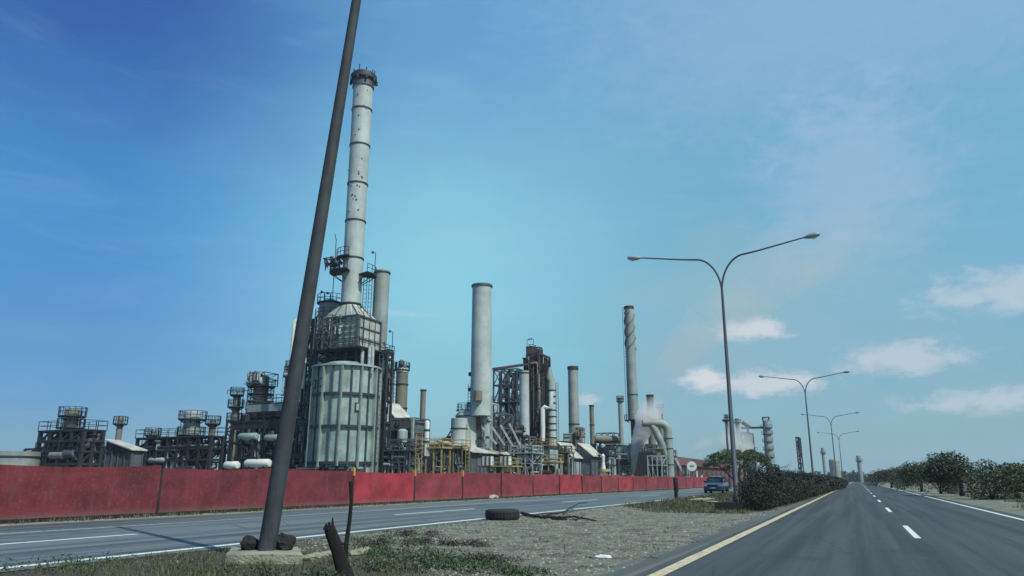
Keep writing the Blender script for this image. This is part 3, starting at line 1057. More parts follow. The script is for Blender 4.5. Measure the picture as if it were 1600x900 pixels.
def hedge():
    r = random.Random(8)
    t = thing('hedge', 'long dark overgrown hedge on the median right of the lamp post', 'hedge', (-4.2, 50, 0))
    core = MB(); b = MB()
    y = 33.6
    while y < 135:
        w = .9 + (y - 35) * .010
        h = (1.40 + .34 * noise.noise(Vector((y * .45, 0, 0))) + .10 * noise.noise(Vector((y * 1.9, 3, 0)))) * (1 if y > 36 else .82 + .05 * (y - 32.6))
        cx = -3.95 + (y - 35) * .006
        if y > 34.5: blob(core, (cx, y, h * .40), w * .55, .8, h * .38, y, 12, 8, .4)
        n = int(4600 * min(1, 42 / y) ** 1.1)
        s = .034 * max(1, y / 36)
        leaf_cloud(b, (cx, y, h * .52), w, 1.05, h * .56, n, s, r, shell=.95, zmin=.02)
        leaf_cloud(b, (cx + r.uniform(-.6, .6), y + r.uniform(-.5, .5), h * .95), w * .35, .4, .34, n // 7, s, r, shell=.2)
        y += 1.05 if y < 70 else 1.6
    tw = MB()
    for i in range(170):
        yy = 33.8 + 60 * r.random() ** 1.6; xx = -3.95 + r.uniform(-.8, .8); hh = r.uniform(1.3, 1.9)
        tw.tube([(xx, yy, .5), (xx + r.uniform(-.15, .15), yy + r.uniform(-.1, .1), hh * .8), (xx + r.uniform(-.35, .35), yy + r.uniform(-.3, .3), hh)], [.02, .014, .006], 4)
        leaf_cloud(b, (xx, yy, hh - .12), .16, .16, .22, 40, .032, r, shell=.2)
    tw.build('sprays', 'dead_wood', t)
    core.build('light_block_core', 'leaf_hedge', t)  # solid dark core added inside the foliage to block light
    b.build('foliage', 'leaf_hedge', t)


hedge()


def bush_tree(px, ytop, wpx, D, label, mat='leaf_tree', grp='scrub trees in the distance', name='scrub_tree', leaf=.22, n=1300, trunk=True):
    r = random.Random(int(px * 7 + D))
    p = at(px, 752, D); p.z = 0
    t = thing(name, label, 'tree', tuple(p), grp)
    zt = zz(ytop, D); w = wpx * mpp(740, D) / 2
    b = MB()
    b.tube([p, p + Vector((.1, 0, zt * .5)), p + Vector((0, .1, zt * .75))], [.2, .14, .05], 6)
    for k in range(4):
        a = k * 1.6 + r.random()
        b.tube([p + Vector((0, 0, zt * .35)), p + Vector((math.cos(a) * w * .5, math.sin(a) * w * .5, zt * .7))], [.1, .03], 5)
    b.build('trunk', 'bark', t)
    b = MB()
    for k in range(9):
        a = r.uniform(0, 6.28); q = math.sqrt(r.random()) * .6
        leaf_cloud(b, (p.x + math.cos(a) * w * q, p.y + math.sin(a) * w * q, zt * (.50 + .25 * r.random() - .15 * q)), w * r.uniform(.32, .55), w * .5, zt * r.uniform(.2, .36), n // 9, leaf, r, shell=.6, zmin=.1)
    b.build('crown', mat, t)


# right-hand verge of the near road
for i, (px, yt, wp, D, lab) in enumerate(((1392, 728, 70, 120, 'dark rounded scrub tree beyond the near road, leftmost of the roadside scrub'),
                                          (1438, 716, 90, 85, 'bushy scrub tree on the right verge behind the taller one'),
                                          (1500, 700, 130, 60, 'tall dark scrub tree on the right verge of the near road'),
                                          (1585, 722, 110, 52, 'low dark scrub tree at the right end of the roadside scrub'))):
    bush_tree(px, yt, wp, D, lab, 'leaf_scrub', 'scrub trees on the right verge', leaf=.08, n=9000)


for i, (px, yt, wp, D, lab) in enumerate(((1412, 738, 46, 100, 'low green bush between the two leftmost scrub trees on the right verge'),
                                          (1468, 732, 60, 70, 'low wide bush under the bushy scrub tree on the right verge'),
                                          (1545, 728, 74, 50, 'low wide bush between the tallest and the rightmost scrub tree'),
                                          (1368, 741, 34, 150, 'smallest low bush nearest to the vanishing end of the near road'))):
    r_ = random.Random(i + 60); p_ = at(px, 752, D); p_.z = 0
    t_ = thing('roadside_bush', lab, 'bush', tuple(p_), 'low bushes on the right verge')
    b_ = MB(); w_ = wp * mpp(745, D) / 2; h_ = zz(yt, D)
    for k in range(7):
        leaf_cloud(b_, (p_.x + r_.uniform(-.7, .7) * w_, p_.y + r_.uniform(-.7, .7) * w_, h_ * r_.uniform(.3, .6)), w_ * .5, w_ * .5, h_ * .42, 520, .07, r_, shell=.8, zmin=.02)
    b_.build('foliage', 'leaf_scrub', t_)
    b_ = MB()
    for k in range(6):
        b_.tube([p_, p_ + Vector((r_.uniform(-.6, .6) * w_, r_.uniform(-.6, .6) * w_, h_ * .7))], [.05, .015], 5)
    b_.build('stems', 'bark', t_)


def far_woods():
    r = random.Random(2); b = MB()
    for i in range(150):
        X = r.uniform(-40, 330); Y = r.uniform(560, 640)
        leaf_cloud(b, (X, Y, r.uniform(1.5, 4)), r.uniform(4, 9), 5, r.uniform(2.5, 4.5), 90, 1.1, r, shell=.8)
    kind(b.build('far_woods', 'leaf_hedge'), 'stuff')


far_woods()

# ================================================================== the refinery
def ladder(b, x, y, z0, z1, w=.45, cage=False, step=.6):
    """vertical ladder, rails along the camera-right direction"""
    u = Rh * (w / 2)
    b.beam(Vector((x, y, z0)) - u, Vector((x, y, z1)) - u, .07); b.beam(Vector((x, y, z0)) + u, Vector((x, y, z1)) + u, .07)
    z = z0 + .3
    while z < z1:
        b.beam(Vector((x, y, z)) - u, Vector((x, y, z)) + u, .05); z += step
    return b


def ring_platform(parent, cx, cy, r0, r1, z, a0=0.0, a1=2 * PI, mat='steel_dark', rail=1.1, name='platform'):
    seg = max(8, int(28 * (a1 - a0) / (2 * PI)))
    b = MB(); b.ring(cx, cy, r0, r1, z - .12, z, seg, a0, a1)
    for k in range(0, seg + 1, 3):
        a = a0 + (a1 - a0) * k / seg
        c, s = math.cos(a), math.sin(a)
        b.beam((cx + r0 * c, cy + r0 * s, z - (r1 - r0) * .7), (cx + r1 * .97 * c, cy + r1 * .97 * s, z - .1), .09)
    p = b.build(name, mat, parent)
    b = MB()
    pts = [(cx + r1 * .98 * math.cos(a0 + (a1 - a0) * k / seg), cy + r1 * .98 * math.sin(a0 + (a1 - a0) * k / seg)) for k in range(seg + 1)]
    for h in (.55, rail):
        for q0, q1 in zip(pts[:-1], pts[1:]):
            b.beam((*q0, z + h), (*q1, z + h), .06)
    for q in pts[::2]:
        b.beam((*q, z), (*q, z + rail), .06)
    b.build('railing', mat, p)
    return p


def deck(parent, f, z, mat='steel_dark', rail=1.1, thick=.18, rmat=None, name='platform', over=0.0, posts=1.5):
    X0, X1, Y0, Y1 = f
    X0 -= over; X1 += over; Y0 -= over; Y1 += over
    b = MB(); b.box(X0, X1, Y0, Y1, z - thick, z)
    p = b.build(name, mat, parent)
    if rail:
        b = MB(); zs = (z + .55, z + rail)
        cs = [(X0, Y0), (X1, Y0), (X1, Y1), (X0, Y1)]
        for i in range(4):
            a, c = Vector((*cs[i], 0)), Vector((*cs[(i + 1) % 4], 0))
            for h in zs:
                b.beam((a.x, a.y, h), (c.x, c.y, h), .065)
            n = max(1, int((c - a).length / posts))
            for k in range(n):
                q = a.lerp(c, k / n)
                b.beam((q.x, q.y, z), (q.x, q.y, z + rail), .065)
        b.build('railing', rmat or mat, p)
    return p


def frame(parent, f, z0, levels, nx=2, ny=1, w=.3, mat='steel_dark', brace=.6, seed=1, name='steel_frame', decks=(), dmat=None):
    r = random.Random(seed)
    X0, X1, Y0, Y1 = f
    xs = [X0 + (X1 - X0) * i / nx for i in range(nx + 1)]
    ys = [Y0 + (Y1 - Y0) * i / ny for i in range(ny + 1)]
    b = MB()
    top = max(levels)
    for x in xs:
        for y in ys:
            b.beam((x, y, z0), (x, y, top), w)
    lv = [z0] + sorted(levels)
    for z in lv[1:]:
        for y in ys: b.beam((X0, y, z), (X1, y, z), w * .8)
        for x in xs: b.beam((x, Y0, z), (x, Y1, z), w * .8)
    for a, c in zip(lv[:-1], lv[1:]):
        for y in (ys[0], ys[-1]):
            for i in range(nx):
                if r.random() < brace:
                    if r.random() < .5: b.beam((xs[i], y, a), (xs[i + 1], y, c), w * .5)
                    else: b.beam((xs[i + 1], y, a), (xs[i], y, c), w * .5)
        for x in (xs[0], xs[-1]):
            for i in range(ny):
                if r.random() < brace: b.beam((x, ys[i], a), (x, ys[i + 1], c), w * .5)
    o = b.build(name, mat, parent)
    for z in decks:
        deck(parent, f, z + .15, dmat or mat, over=.25)
    return o


def pipework(parent, f, z0, z1, n=20, seed=1, mats=('steel_mid', 'steel_dark', 'steel_pale'), rmax=.22, drums=2):
    r = random.Random(seed)
    X0, X1, Y0, Y1 = f
    bs = {m: MB() for m in mats}
    for i in range(n):
        m = r.choice(mats)
        p = Vector((r.uniform(X0, X1), r.uniform(Y0, Y1), r.uniform(z0, z1)))
        pts = [p]
        last = -1
        for k in range(r.randint(2, 5)):
            ax = r.choice([a for a in (0, 1, 2, 2) if a != last]); last = ax
            lo, hi = ((X0, X1), (Y0, Y1), (z0, z1))[ax]
            q = pts[-1].copy(); q[ax] = r.uniform(lo, hi)
            if abs(q[ax] - pts[-1][ax]) > .5: pts.append(q)
        if len(pts) > 1:
            rr = r.choice((.05, .07, .1, .14, rmax)) * r.uniform(.8, 1.1)
            # soften the elbows
            out = [pts[0]]
            for a, c, e in zip(pts[:-2], pts[1:-1], pts[2:]):
                u = (a - c).normalized(); v = (e - c).normalized(); g = min(rr * 2.2, (a - c).length * .4, (e - c).length * .4)
                out += [c + u * g, c + (u + v) * g * .3, c + v * g]
            out.append(pts[-1])
            bs[m].tube(out, rr, 6)
            if r.random() < .5:     # valve
                q = pts[0].lerp(pts[1], .5)
                bs[m].tube([q - Vector((0, 0, rr * 1.2)), q + Vector((0, 0, rr * 2.6))], rr * 1.4, 6)
                bs[m].ring(q.x, q.y, rr * .9, rr * 2.4, q.z + rr * 2.8, q.z + rr * 3.2, 8)
    for i in range(drums):
        m = r.choice(mats)
        p = Vector((r.uniform(X0, X1), r.uniform(Y0, Y1), r.uniform(z0 + .5, z1 - .3))); R = min(r.uniform(.35, .7), (Y1 - Y0) * .4 + .15); L = min(r.uniform(1.0, 2.2), (X1 - X0) * .35); p.x = min(max(p.x, X0 + L), X1 - L)
        if r.random() < .6: bs[m].tube([p - Vector((L, 0, 0)), p - Vector((L * .85, 0, 0)), p + Vector((L * .85, 0, 0)), p + Vector((L, 0, 0))], [R * .5, R, R, R * .5], 12)
        else: bs[m].tube([p, p + Vector((0, 0, .2)), p + Vector((0, 0, L)), p + Vector((0, 0, L + .25))], [R * .5, R, R, R * .5], 12)
    for m in mats:
        bs[m].build('pipework', m, parent, smooth=True)


def light_pole(parent, x, y, z, h=2.6, d=1):
    b = MB()
    b.tube([(x, y, z), (x, y, z + h), Vector((x, y, z + h + .15)) + Rh * .35 * -d], .05, 5)
    q = Vector((x, y, z + h + .1)) + Rh * .4 * -d
    b.tube([q + Vector((0, 0, .14)), q - Vector((0, 0, .14))], [.12, .2], 7)
    b.build('floodlight', 'steel_dark', parent)


def stack(name, cat, label, px, ytop, ybot, wb, D, mat='stack_paint', wt=None, ybase=None, rings=(), cap=None, ladder_side=None, plats=(),
          group=None, dome=False, seg=32, z0=None, skirt=None, ring_mat='steel_dark', hollow=True):
    """a vertical vessel or chimney; px = centre at its foot, widths in photograph pixels"""
    yb = ybase or ybot
    c = at(px, yb, D)
    zb = zz(yb, D) if z0 is None else z0
    zt = zz(ytop, D)
    rb = wb * mpp(yb, D) / 2
    rt = (wt or wb) * mpp(ytop, D) / 2
    t = thing(name, label, cat, (c.x, c.y, zb), group)
    H = zt - zb
    prof = [(rb, zb)]
    for k in range(1, 9): prof.append((rb + (rt - rb) * k / 8, zb + H * k / 8))
    if dome:
        prof[-1] = (rt, zt - rt * .55)
        prof = [q for q in prof if q[1] <= zt - rt * .5]
        for k in range(1, 6):
            a = k / 5 * PI / 2
            prof.append((max(.001, rt * math.cos(a)), zt - rt * .55 + rt * .55 * math.sin(a)))
    elif hollow:
        prof += [(rt * .90, zt), (rt * .88, zt - rt * 1.5)]
    b = MB(); b.lathe(c.x, c.y, prof, seg)
    b.build('shell', mat, t, smooth=True)

    def rad(z): return rb + (rt - rb) * (z - zb) / H
    for y in rings:
        z = zz(y, D)
        b = MB(); b.ring(c.x, c.y, rad(z) * .99, rad(z) + .10, z - .09, z + .09, seg); b.build('flange', ring_mat, t)
    if cap:
        z = zz(cap, D)
        b = MB(); b.ring(c.x, c.y, rt * .92, rt * 1.07 + .05, z, zt + .02, seg); b.build('rim_band', ring_mat, t)
    if ladder_side is not None:
        s = ladder_side
        q = Vector((c.x, c.y, 0)) + Rh * s * (rb + .22) - Fh * .15
        b = MB(); ladder(b, q.x, q.y, zb, zt - .2, .4)
        for k in range(int(H / 4)):
            z = zb + k * 4 + 2
            b.beam((q.x, q.y, z), (c.x, c.y, z), .06)
        b.build('ladder', ring_mat, t)
    for y, k in plats:
        z = zz(y, D)
        ring_platform(t, c.x, c.y, rad(z) * .98, rad(z) + k, z, 0, 2 * PI, ring_mat)
    return t, c, rad, zb, zt


def building(name, cat, label, f, z1, mat, roofmat='roof_sheet', slope=0.0, group=None, ribs=1.2, windows=0, z0=0.0, door=False, frame_mat='steel_mid', overhang=.4, axis='x'):
    """clad shed: walls, mono-pitch roof falling towards +X (axis x), cladding rails"""
    X0, X1, Y0, Y1 = f
    t = thing(name, label, cat, ((X0 + X1) / 2, (Y0 + Y1) / 2, z0), group)
    zl = z1 - slope
    b = MB()
    b.add([(X0, Y0, z0), (X1, Y0, z0), (X1, Y1, z0), (X0, Y1, z0), (X0, Y0, z1), (X1, Y0, zl), (X1, Y1, zl), (X0, Y1, z1)],
          [(0, 3, 2, 1), (4, 5, 6, 7), (0, 1, 5, 4), (1, 2, 6, 5), (2, 3, 7, 6), (3, 0, 4, 7)])
    b.build('wall', mat, t)
    o = overhang
    dz = slope / max(.1, X1 - X0) * o
    b = MB()
    b.add([(X0 - o, Y0 - o, z1 + dz + .01), (X1 + o, Y0 - o, zl - dz + .01), (X1 + o, Y1 + o, zl - dz + .01), (X0 - o, Y1 + o, z1 + dz + .01),
           (X0 - o, Y0 - o, z1 + dz + .16), (X1 + o, Y0 - o, zl - dz + .16), (X1 + o, Y1 + o, zl - dz + .16), (X0 - o, Y1 + o, z1 + dz + .16)],
          [(0, 3, 2, 1), (4, 5, 6, 7), (0, 1, 5, 4), (1, 2, 6, 5), (2, 3, 7, 6), (3, 0, 4, 7)])
    b.build('roof', roofmat, t)
    b = MB()
    n = max(1, int((X1 - X0) / ribs))
    for k in range(n + 1):
        x = X0 + (X1 - X0) * k / n
        zt = z1 + (zl - z1) * k / n
        b.beam((x, Y0 - .07, z0), (x, Y0 - .07, zt - .05), .13)
    n = max(1, int((Y1 - Y0) / ribs))
    for k in range(n + 1):
        y = Y0 + (Y1 - Y0) * k / n
        b.beam((X1 + .07, y, z0), (X1 + .07, y, zl - .05), .13)
    h = z0 + 2.2
    while h < zl:
        b.beam((X0, Y0 - .07, h), (X1, Y0 - .07, h), .10); b.beam((X1 + .07, Y0, h), (X1 + .07, Y1, h), .10); h += 2.6
    b.build('cladding_rails', frame_mat, t)
    for k in range(windows):
        x = X0 + (X1 - X0) * (k + .5) / windows
        b = MB(); b.box(x - .5, x + .5, Y0 - .10, Y0 - .03, z0 + (zl - z0) * .55, z0 + (zl - z0) * .55 + .9)
        wd = b.build('window', 'steel_pale', t)
        b = MB(); b.box(x - .4, x + .4, Y0 - .13, Y0 - .09, z0 + (zl - z0) * .55 + .1, z0 + (zl - z0) * .55 + .8)
        b.build('pane', 'car_glass', wd)
    return t


def rack(name, label, f, z0, levels, nx, ny, seed, mat='steel_dark', w=.3, pipes=20, decks=(), cat='steel structure', mats=('steel_mid', 'steel_dark', 'steel_pale'), group=None, brace=.6, drums=2, rmax=.22, rmat=None):
    t = thing(name, label, cat, ((f[0] + f[1]) / 2, (f[2] + f[3]) / 2, z0), group)
    frame(t, f, z0, levels, nx, ny, w, mat, brace, seed, decks=decks, dmat=rmat)
    if pipes: pipework(t, f, z0 + .3, max(levels), pipes, seed, mats, rmax, drums)
    return t


# ------------------------------------------------------------------ big furnace and its chimney
def furnace():
    D = 95.0
    c = at(533, 735, D)
    R = 50.5 * mpp(735, D)
    z1 = zz(578, D)
    t = thing('cylindrical_furnace', 'large pale green ribbed cylindrical furnace under the tallest chimney', 'furnace', (c.x, c.y, 0))
    b = MB(); b.lathe(c.x, c.y, [(R, 0), (R, z1), (R * .6, z1 + .8)], 44); b.build('shell', 'furnace_plate', t, smooth=False)
    # vertical ribs: wide pilaster between narrow ones
    N = 22
    for k in range(N):
        a = 2 * PI * k / N + .1
        big = (k % 2 == 0)
        w = .24 if big else .12; d = .32 if big else .2
        b = MB()
        ca, sa = math.cos(a), math.sin(a)
        u = Vector((-sa, ca, 0)) * w / 2; o = Vector((ca, sa, 0))
        p0 = Vector((c.x, c.y, 0)) + o * (R - .05); p1 = Vector((c.x, c.y, 0)) + o * (R + d)
        vs = [p0 - u, p0 + u, p1 + u, p1 - u]
        vs = [Vector((v.x, v.y, 0)) for v in vs] + [Vector((v.x, v.y, z1 - .05)) for v in vs]
        b.add(vs, [(0, 3, 2, 1), (4, 5, 6, 7), (0, 1, 5, 4), (1, 2, 6, 5), (2, 3, 7, 6), (3, 0, 4, 7)])
        # web outer flange
        q0 = p1 - u * 1.4; q1 = p1 + u * 1.4
        b.beam((p1.x, p1.y, 0), (p1.x, p1.y, z1 - .05), .22 if big else .14)
        b.build('rib', 'duct_grey' if big else 'steel_mid', t)
    for y in (620, 669, 724):
        z = zz(y, D)
        b = MB(); b.ring(c.x, c.y, R - .05, R + .30, z - .16, z + .16, 32); b.build('ring_beam', 'steel_dark', t)
    b = MB(); b.ring(c.x, c.y, R - .3, R + .45, z1 + .02, z1 + .24, 32); b.build('top_ring', 'steel_pale', t)
    # inspection doors
    for px, y in ((514, 603), (500, 604), (567, 640)):
        q = at(px, y, D)
        dx = (q - Vector((c.x, c.y, q.z))).dot(Rh)
        dz = math.sqrt(max(.1, (R) ** 2 - dx ** 2))
        p = Vector((c.x, c.y, q.z)) + Rh * dx - Fh * dz
        b = MB(); n = (p - Vector((c.x, c.y, q.z))).normalized()
        b.beam(p + n * .0, p + n * .14, .75, 1.1); d = b.build('door', 'steel_dark', t)
        b = MB(); b.beam(p + n * .13, p + n * .20, .5, .8); b.build('door_panel', 'steel_pale', d)
    ladder_b = MB()
    q = Vector((c.x, c.y, 0)) + Rh * (R + .5) - Fh * .8
    ladder(ladder_b, q.x, q.y, 0, z1 + 2, .5); ladder_b.build('ladder', 'steel_mid', t)
    # burner piping round the foot
    pipework(t, [c.x - R - 1.2, c.x + R + 1.5, c.y - R - 1.6, c.y - R - .4], .3, 3.0, 60, 77, ('steel_mid', 'steel_dark', 'steel_dark'), rmax=.14, drums=0)
    pipework(t, [c.x + R * .6, c.x + R + 1.5, c.y - R - 1.0, c.y + 2], .3, 2.4, 14, 78, rmax=.16, drums=1)

    # transition: legs, dark throat, deck
    f = foot(498, 556, 592, 560, D - 1.5)
    za, zb = z1 + .33, zz(548, D)
    t2 = thing('convection_box', 'boxy grey green steel flue housing between the furnace and the tallest chimney', 'flue housing', ((f[0] + f[1]) / 2, (f[2] + f[3]) / 2, za))
    g = [f[0] - .2, f[1] + .2, f[2] - .2, f[3] + .2]
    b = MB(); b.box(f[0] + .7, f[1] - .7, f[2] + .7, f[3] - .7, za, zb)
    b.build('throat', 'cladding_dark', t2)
    frame(t2, g, za, [za + (zb - za) * .5, zb - .1], 4, 3, .22, 'steel_dark', .7, 4, name='support_frame')
    for px, m in ((566, 'steel_pale'), (577, 'steel_pale'), (582, 'steel_pale')):
        q = at(px, 560, D - 2.2)
        b = MB(); b.tube([(q.x, q.y, za - 1.2), (q.x, q.y, za + 1.0), (q.x - .3, q.y + .4, zb + .2)], .22, 8); b.build('duct_leg', m, t2)
    deck(t2, [f[0] - .4, f[1] + 1.5, f[2] - 1.4, f[3] + 1.4], zb + .12, 'steel_dark', posts=1.0)
    zc = zz(496, D)
    b = MB(); b.box(f[0], f[1], f[2], f[3], zb + .14, zc); b.build('housing', 'convection_plate', t2)
    b = MB()
    for k in range(7):
        x = f[0] + (f[1] - f[0]) * k / 6
        b.beam((x, f[2] - .09, zb + .15), (x, f[2] - .09, zc), .10 if k % 3 else .2)
    for k in range(5):
        y = f[2] + (f[3] - f[2]) * k / 4
        b.beam((f[1] + .09, y, zb + .15), (f[1] + .09, y, zc), .07 if k % 4 else .24)
    for k in range(1, 6):
        z = zb + (zc - zb) * k / 6
        b.beam((f[0], f[2] - .09, z), (f[1], f[2] - .09, z), .09)
        if k % 2 == 0: b.beam((f[1] + .09, f[2], z), (f[1] + .09, f[3], z), .10)
    b.beam((f[0] - .1, f[2] - .1, zc), (f[1] + .1, f[2] - .1, zc), .2); b.beam((f[1] + .1, f[2] - .1, zc), (f[1] + .1, f[3] + .1, zc), .2)
    b.build('stiffeners', 'steel_mid', t2)
    # hood
    zt = zz(475, D)
    cs = at(548, 475, D + 1.3); rs = 15.6 * mpp(475, D)
    h = MB(); m = 24; vs = []; 
    rect = []
    per = [(f[0], f[2]), (f[1], f[2]), (f[1], f[3]), (f[0], f[3])]
    for i in range(4):
        for k in range(m // 4):
            a = k / (m // 4)
            rect.append((per[i][0] + (per[(i + 1) % 4][0] - per[i][0]) * a, per[i][1] + (per[(i + 1) % 4][1] - per[i][1]) * a))
    for x, y in rect: vs.append((x, y, zc))
    for k in range(m):
        a = -PI * .75 + 2 * PI * k / m
        vs.append((cs.x + rs * math.cos(a), cs.y + rs * math.sin(a), zt))
    h.add(vs, [(k, (k + 1) % m, m + (k + 1) % m, m + k) for k in range(m)])
    h.build('hood', 'convection_plate', t2)
    b = MB()
    for k in range(0, m, 2):
        b.beam(Vector(vs[k]), Vector(vs[m + k]), .12)
    b.build('hood_ribs', 'steel_mid', t2)
    # stair / clutter on the left face
    pipework(t2, [f[0] - .3, f[0] + (f[1] - f[0]) * .75, f[2] - 1.3, f[2] - .3], zb + .5, zc + .6, 18, 31, ('steel_mid', 'steel_pale', 'steel_dark'), .12, 0)
    rack_f = [f[0] + .2, f[0] + 3.0, f[2] - 1.5, f[2] - .2]
    frame(t2, rack_f, zb, [zb + 1.6, zb + 3.2, zc], 2, 1, .12, 'steel_mid', .8, 9, name='stair_frame')
    light_pole(t2, f[1] + 1.2, f[2] - 1.1, zb, 3.6)
    light_pole(t2, f[1] + 1.4, f[3] + 1.0, zb, 3.2)
    light_pole(t2, f[1] + .3, f[2] + .8, zb + .6, 5.0)

    # chimney
    t3, cc, rad, zb3, zt3 = stack('tall_chimney', 'chimney', 'tallest pale steel chimney with dark ringed crown above the furnace', 548, 117, 475, 31, D + 1.3, 'stack_paint', 30,
                                  rings=(476, 405, 347, 289, 229, 173), seg=40)
    b = MB(); zq = zz(131, D)
    b.ring(cc.x, cc.y, rad(zq), rad(zq) + .16, zq, zt3 + .05, 32); b.build('crown_band', 'steel_mid', t3)
    b = MB(); b.ring(cc.x, cc.y, rad(zq), rad(zq) + .52, zt3 - 1.05, zt3 - .35, 32); b.build('crown_ring', 'steel_dark', t3)
    b = MB()
    for k in range(9):
        a = 2 * PI * k / 9
        x, y = cc.x + 1.55 * math.cos(a), cc.y + 1.55 * math.sin(a)
        b.tube([(x, y, zt3 - .2), (x, y, zt3 + (.9 if k % 2 else .45))], [.05, .09], 5)
        b.tube([(x * 1 + .35 * math.cos(a), y + .35 * math.sin(a), zt3 - 1.5), (x + .35 * math.cos(a), y + .35 * math.sin(a), zt3 - .9)], .18, 6)
    b.build('lightning_rods', 'steel_dark', t3)
    # small ports on the shell
    r = random.Random(6)
    for k in range(24):
        b = MB()
        a = -PI / 2 + YAW + r.uniform(-1.1, 1.1); z = r.uniform(zz(330, D), zz(135, D)); rr = rad(z)
        b.tube([(cc.x + rr * .98 * math.cos(a), cc.y + rr * .98 * math.sin(a), z), (cc.x + (rr + .08) * math.cos(a), cc.y + (rr + .08) * math.sin(a), z)], r.uniform(.06, .14), 6)
        b.build('inspection_port', 'steel_mid', t3)
    # platforms: angles seen from the camera; left one wide
    al = math.atan2(-Rh.y, -Rh.x)
    z = zz(423, D)
    ring_platform(t3, cc.x, cc.y, rad(z), rad(z) + 1.75, z, al - .35, al + 1.55, 'steel_dark')
    z = zz(400, D)
    ring_platform(t3, cc.x, cc.y, rad(z), rad(z) + .95, z, al + .3, al + 1.5, 'steel_dark')
    z = zz(426, D)
    ar = math.atan2(Rh.y, Rh.x)
    ring_platform(t3, cc.x, cc.y, rad(z), rad(z) + 1.9, z, ar - .7, ar + .5, 'steel_dark')
    pf = [cc.x - 3.2, cc.x - 1.2, cc.y - 2.6, cc.y - .6]
    pipework(t3, pf, zz(423, D), zz(398, D), 22, 12, ('steel_mid', 'steel_dark'), .08, 0)
    q = Vector((cc.x, cc.y, 0)) - Rh * 2.4 - Fh * .5
    b = MB(); b.tube([(q.x, q.y, zz(470, D)), (q.x, q.y, zz(372, D)), (q.x - .3, q.y, zz(362, D))], .055, 5)
    b.build('vent_pipe', 'steel_dark', t3)
    q = Vector((cc.x, cc.y, 0)) + Rh * 2.35 - Fh * .3
    light_pole(t3, q.x + .9, q.y, zz(426, D), 3.0)
    b = MB(); ladder(b, q.x - .55, q.y, zz(500, D), zz(424, D), .45); ladder(b, q.x + .1, q.y + .3, zz(500, D), zz(424, D), .4)
    b.build('ladder', 'steel_mid', t3)

    # second duct right behind
    stack('flue_stack', 'stack', 'shorter pale green flue stack just right of the tallest chimney', 587, 424, 640, 23.5, D + 5, 'stack_grey', 24.5, rings=(427,), seg=28, z0=0)
    q = at(604, 520, D + 2)
    t4 = rack('ladder_tower', 'thin dark ladder tower on the right edge of the furnace', foot(591, 601, 610, 640, D + 2), 0, [zz(y, D + 2) for y in (700, 660, 625, 590, 560, 548)], 1, 1, 17, pipes=26, rmax=.2)


furnace()

SP = {}


def unit(*a, **k): return stack(*a, **k)


# vessel group left of the big chimney, behind the leaning pole
D = 99
f = foot(468, 505, 514, 560, D)
rack('reactor_frame', 'dark steel frame carrying drums left of the furnace behind the leaning pole', f, 0, [zz(y, D) for y in (700, 665, 630, 595, 560, 530, 500)], 2, 1, 41,
     pipes=70, decks=[zz(y, D) for y in (630, 560, 530)], drums=7, mats=('steel_mid', 'steel_dark', 'steel_pale', 'steel_rust'))
t, c, *_ = stack('top_drum', 'vessel', 'squat drum with railed top standing left of the tallest chimney foot', 514, 468, 512, 34, D + 1, 'stack_grey', dome=True, plats=((497, .5), (474, .35)), z0=zz(560, D))
light_pole(t, c.x - 1.2, c.y, zz(470, D), 1.6)
light_pole(t, c.x + .6, c.y - .9, zz(470, D), 1.0)
f2 = foot(486, 508, 518, 560, 92.5)
rack('pipe_tower', 'tall narrow steel frame of pale pipes against the furnace flue housing', foot(484, 493, 498, 560, 101), 0, [zz(y, 101) for y in (690, 650, 610, 575, 548, 520, 498)], 1, 1, 43, mat='steel_mid', w=.2, pipes=26)
# white loop pipe
a = at(461, 520, 100)
b = MB(); zt, zb = zz(500, 100), zz(545, 100)
ptsl = []
for k in range(9):
    th = PI * k / 8
    ptsl.append(Vector((a.x, a.y, zt - .6 + .7 * math.sin(th))) + Rh * (-.2 + .9 * (1 - math.cos(th)) / 1))
ptsl = [Vector((a.x, a.y, zb)) - Rh * .2] + ptsl + [ptsl[-1] - Vector((0, 0, 9))]
ptsl[0].z = zb - 6
b.tube(ptsl, .28, 10)
tag(b.build('loop_pipe', 'white_metal', origin=(a.x, a.y, zb), smooth=True), 'white looped pipe sticking out left of the leaning pole at mid height', 'pipe')
D = 104
rack('lower_rack', 'low dark steel rack packed with pipes beside the furnace foot', foot(440, 474, 486, 700, 97), 0, [zz(y, 97) for y in (715, 690, 665)], 3, 1, 44, pipes=70, drums=6,
     mats=('steel_mid', 'steel_dark', 'steel_pale', 'white_metal'))

# ------------------------------------------------------------------ left process area
D = 102
f = foot(365, 452, 480, 655, D)
t = rack('fan_deck', 'wide dark pipe rack carrying the air cooler left of the leaning pole', f, 0, [zz(y, D) for y in (715, 690, 657)], 5, 2, 51, pipes=90, drums=9, w=.42,
         mats=('steel_mid', 'steel_dark', 'steel_pale', 'white_metal', 'stack_grey'), decks=[zz(657, D)], rmax=.3)
b = MB(); b.box(f[0], f[1], f[2] - .15, f[3], zz(668, D), zz(656, D)); b.build('deck_girder', 'steel_dark', t)
g = foot(386, 462, 485, 635, D + .8)
ta = thing('air_cooler', 'long pale grey green air cooler box on top of the dark pipe rack', 'air cooler', (g[0], g[2], zz(657, D)))
b = MB(); b.box(g[0], g[1], g[2], g[3], zz(641, D), zz(627, D)); b.build('housing', 'stack_grey', ta)
frame(ta, g, zz(657, D), [zz(641, D)], 4, 1, .3, 'steel_dark', 1.0, 3, name='legs')
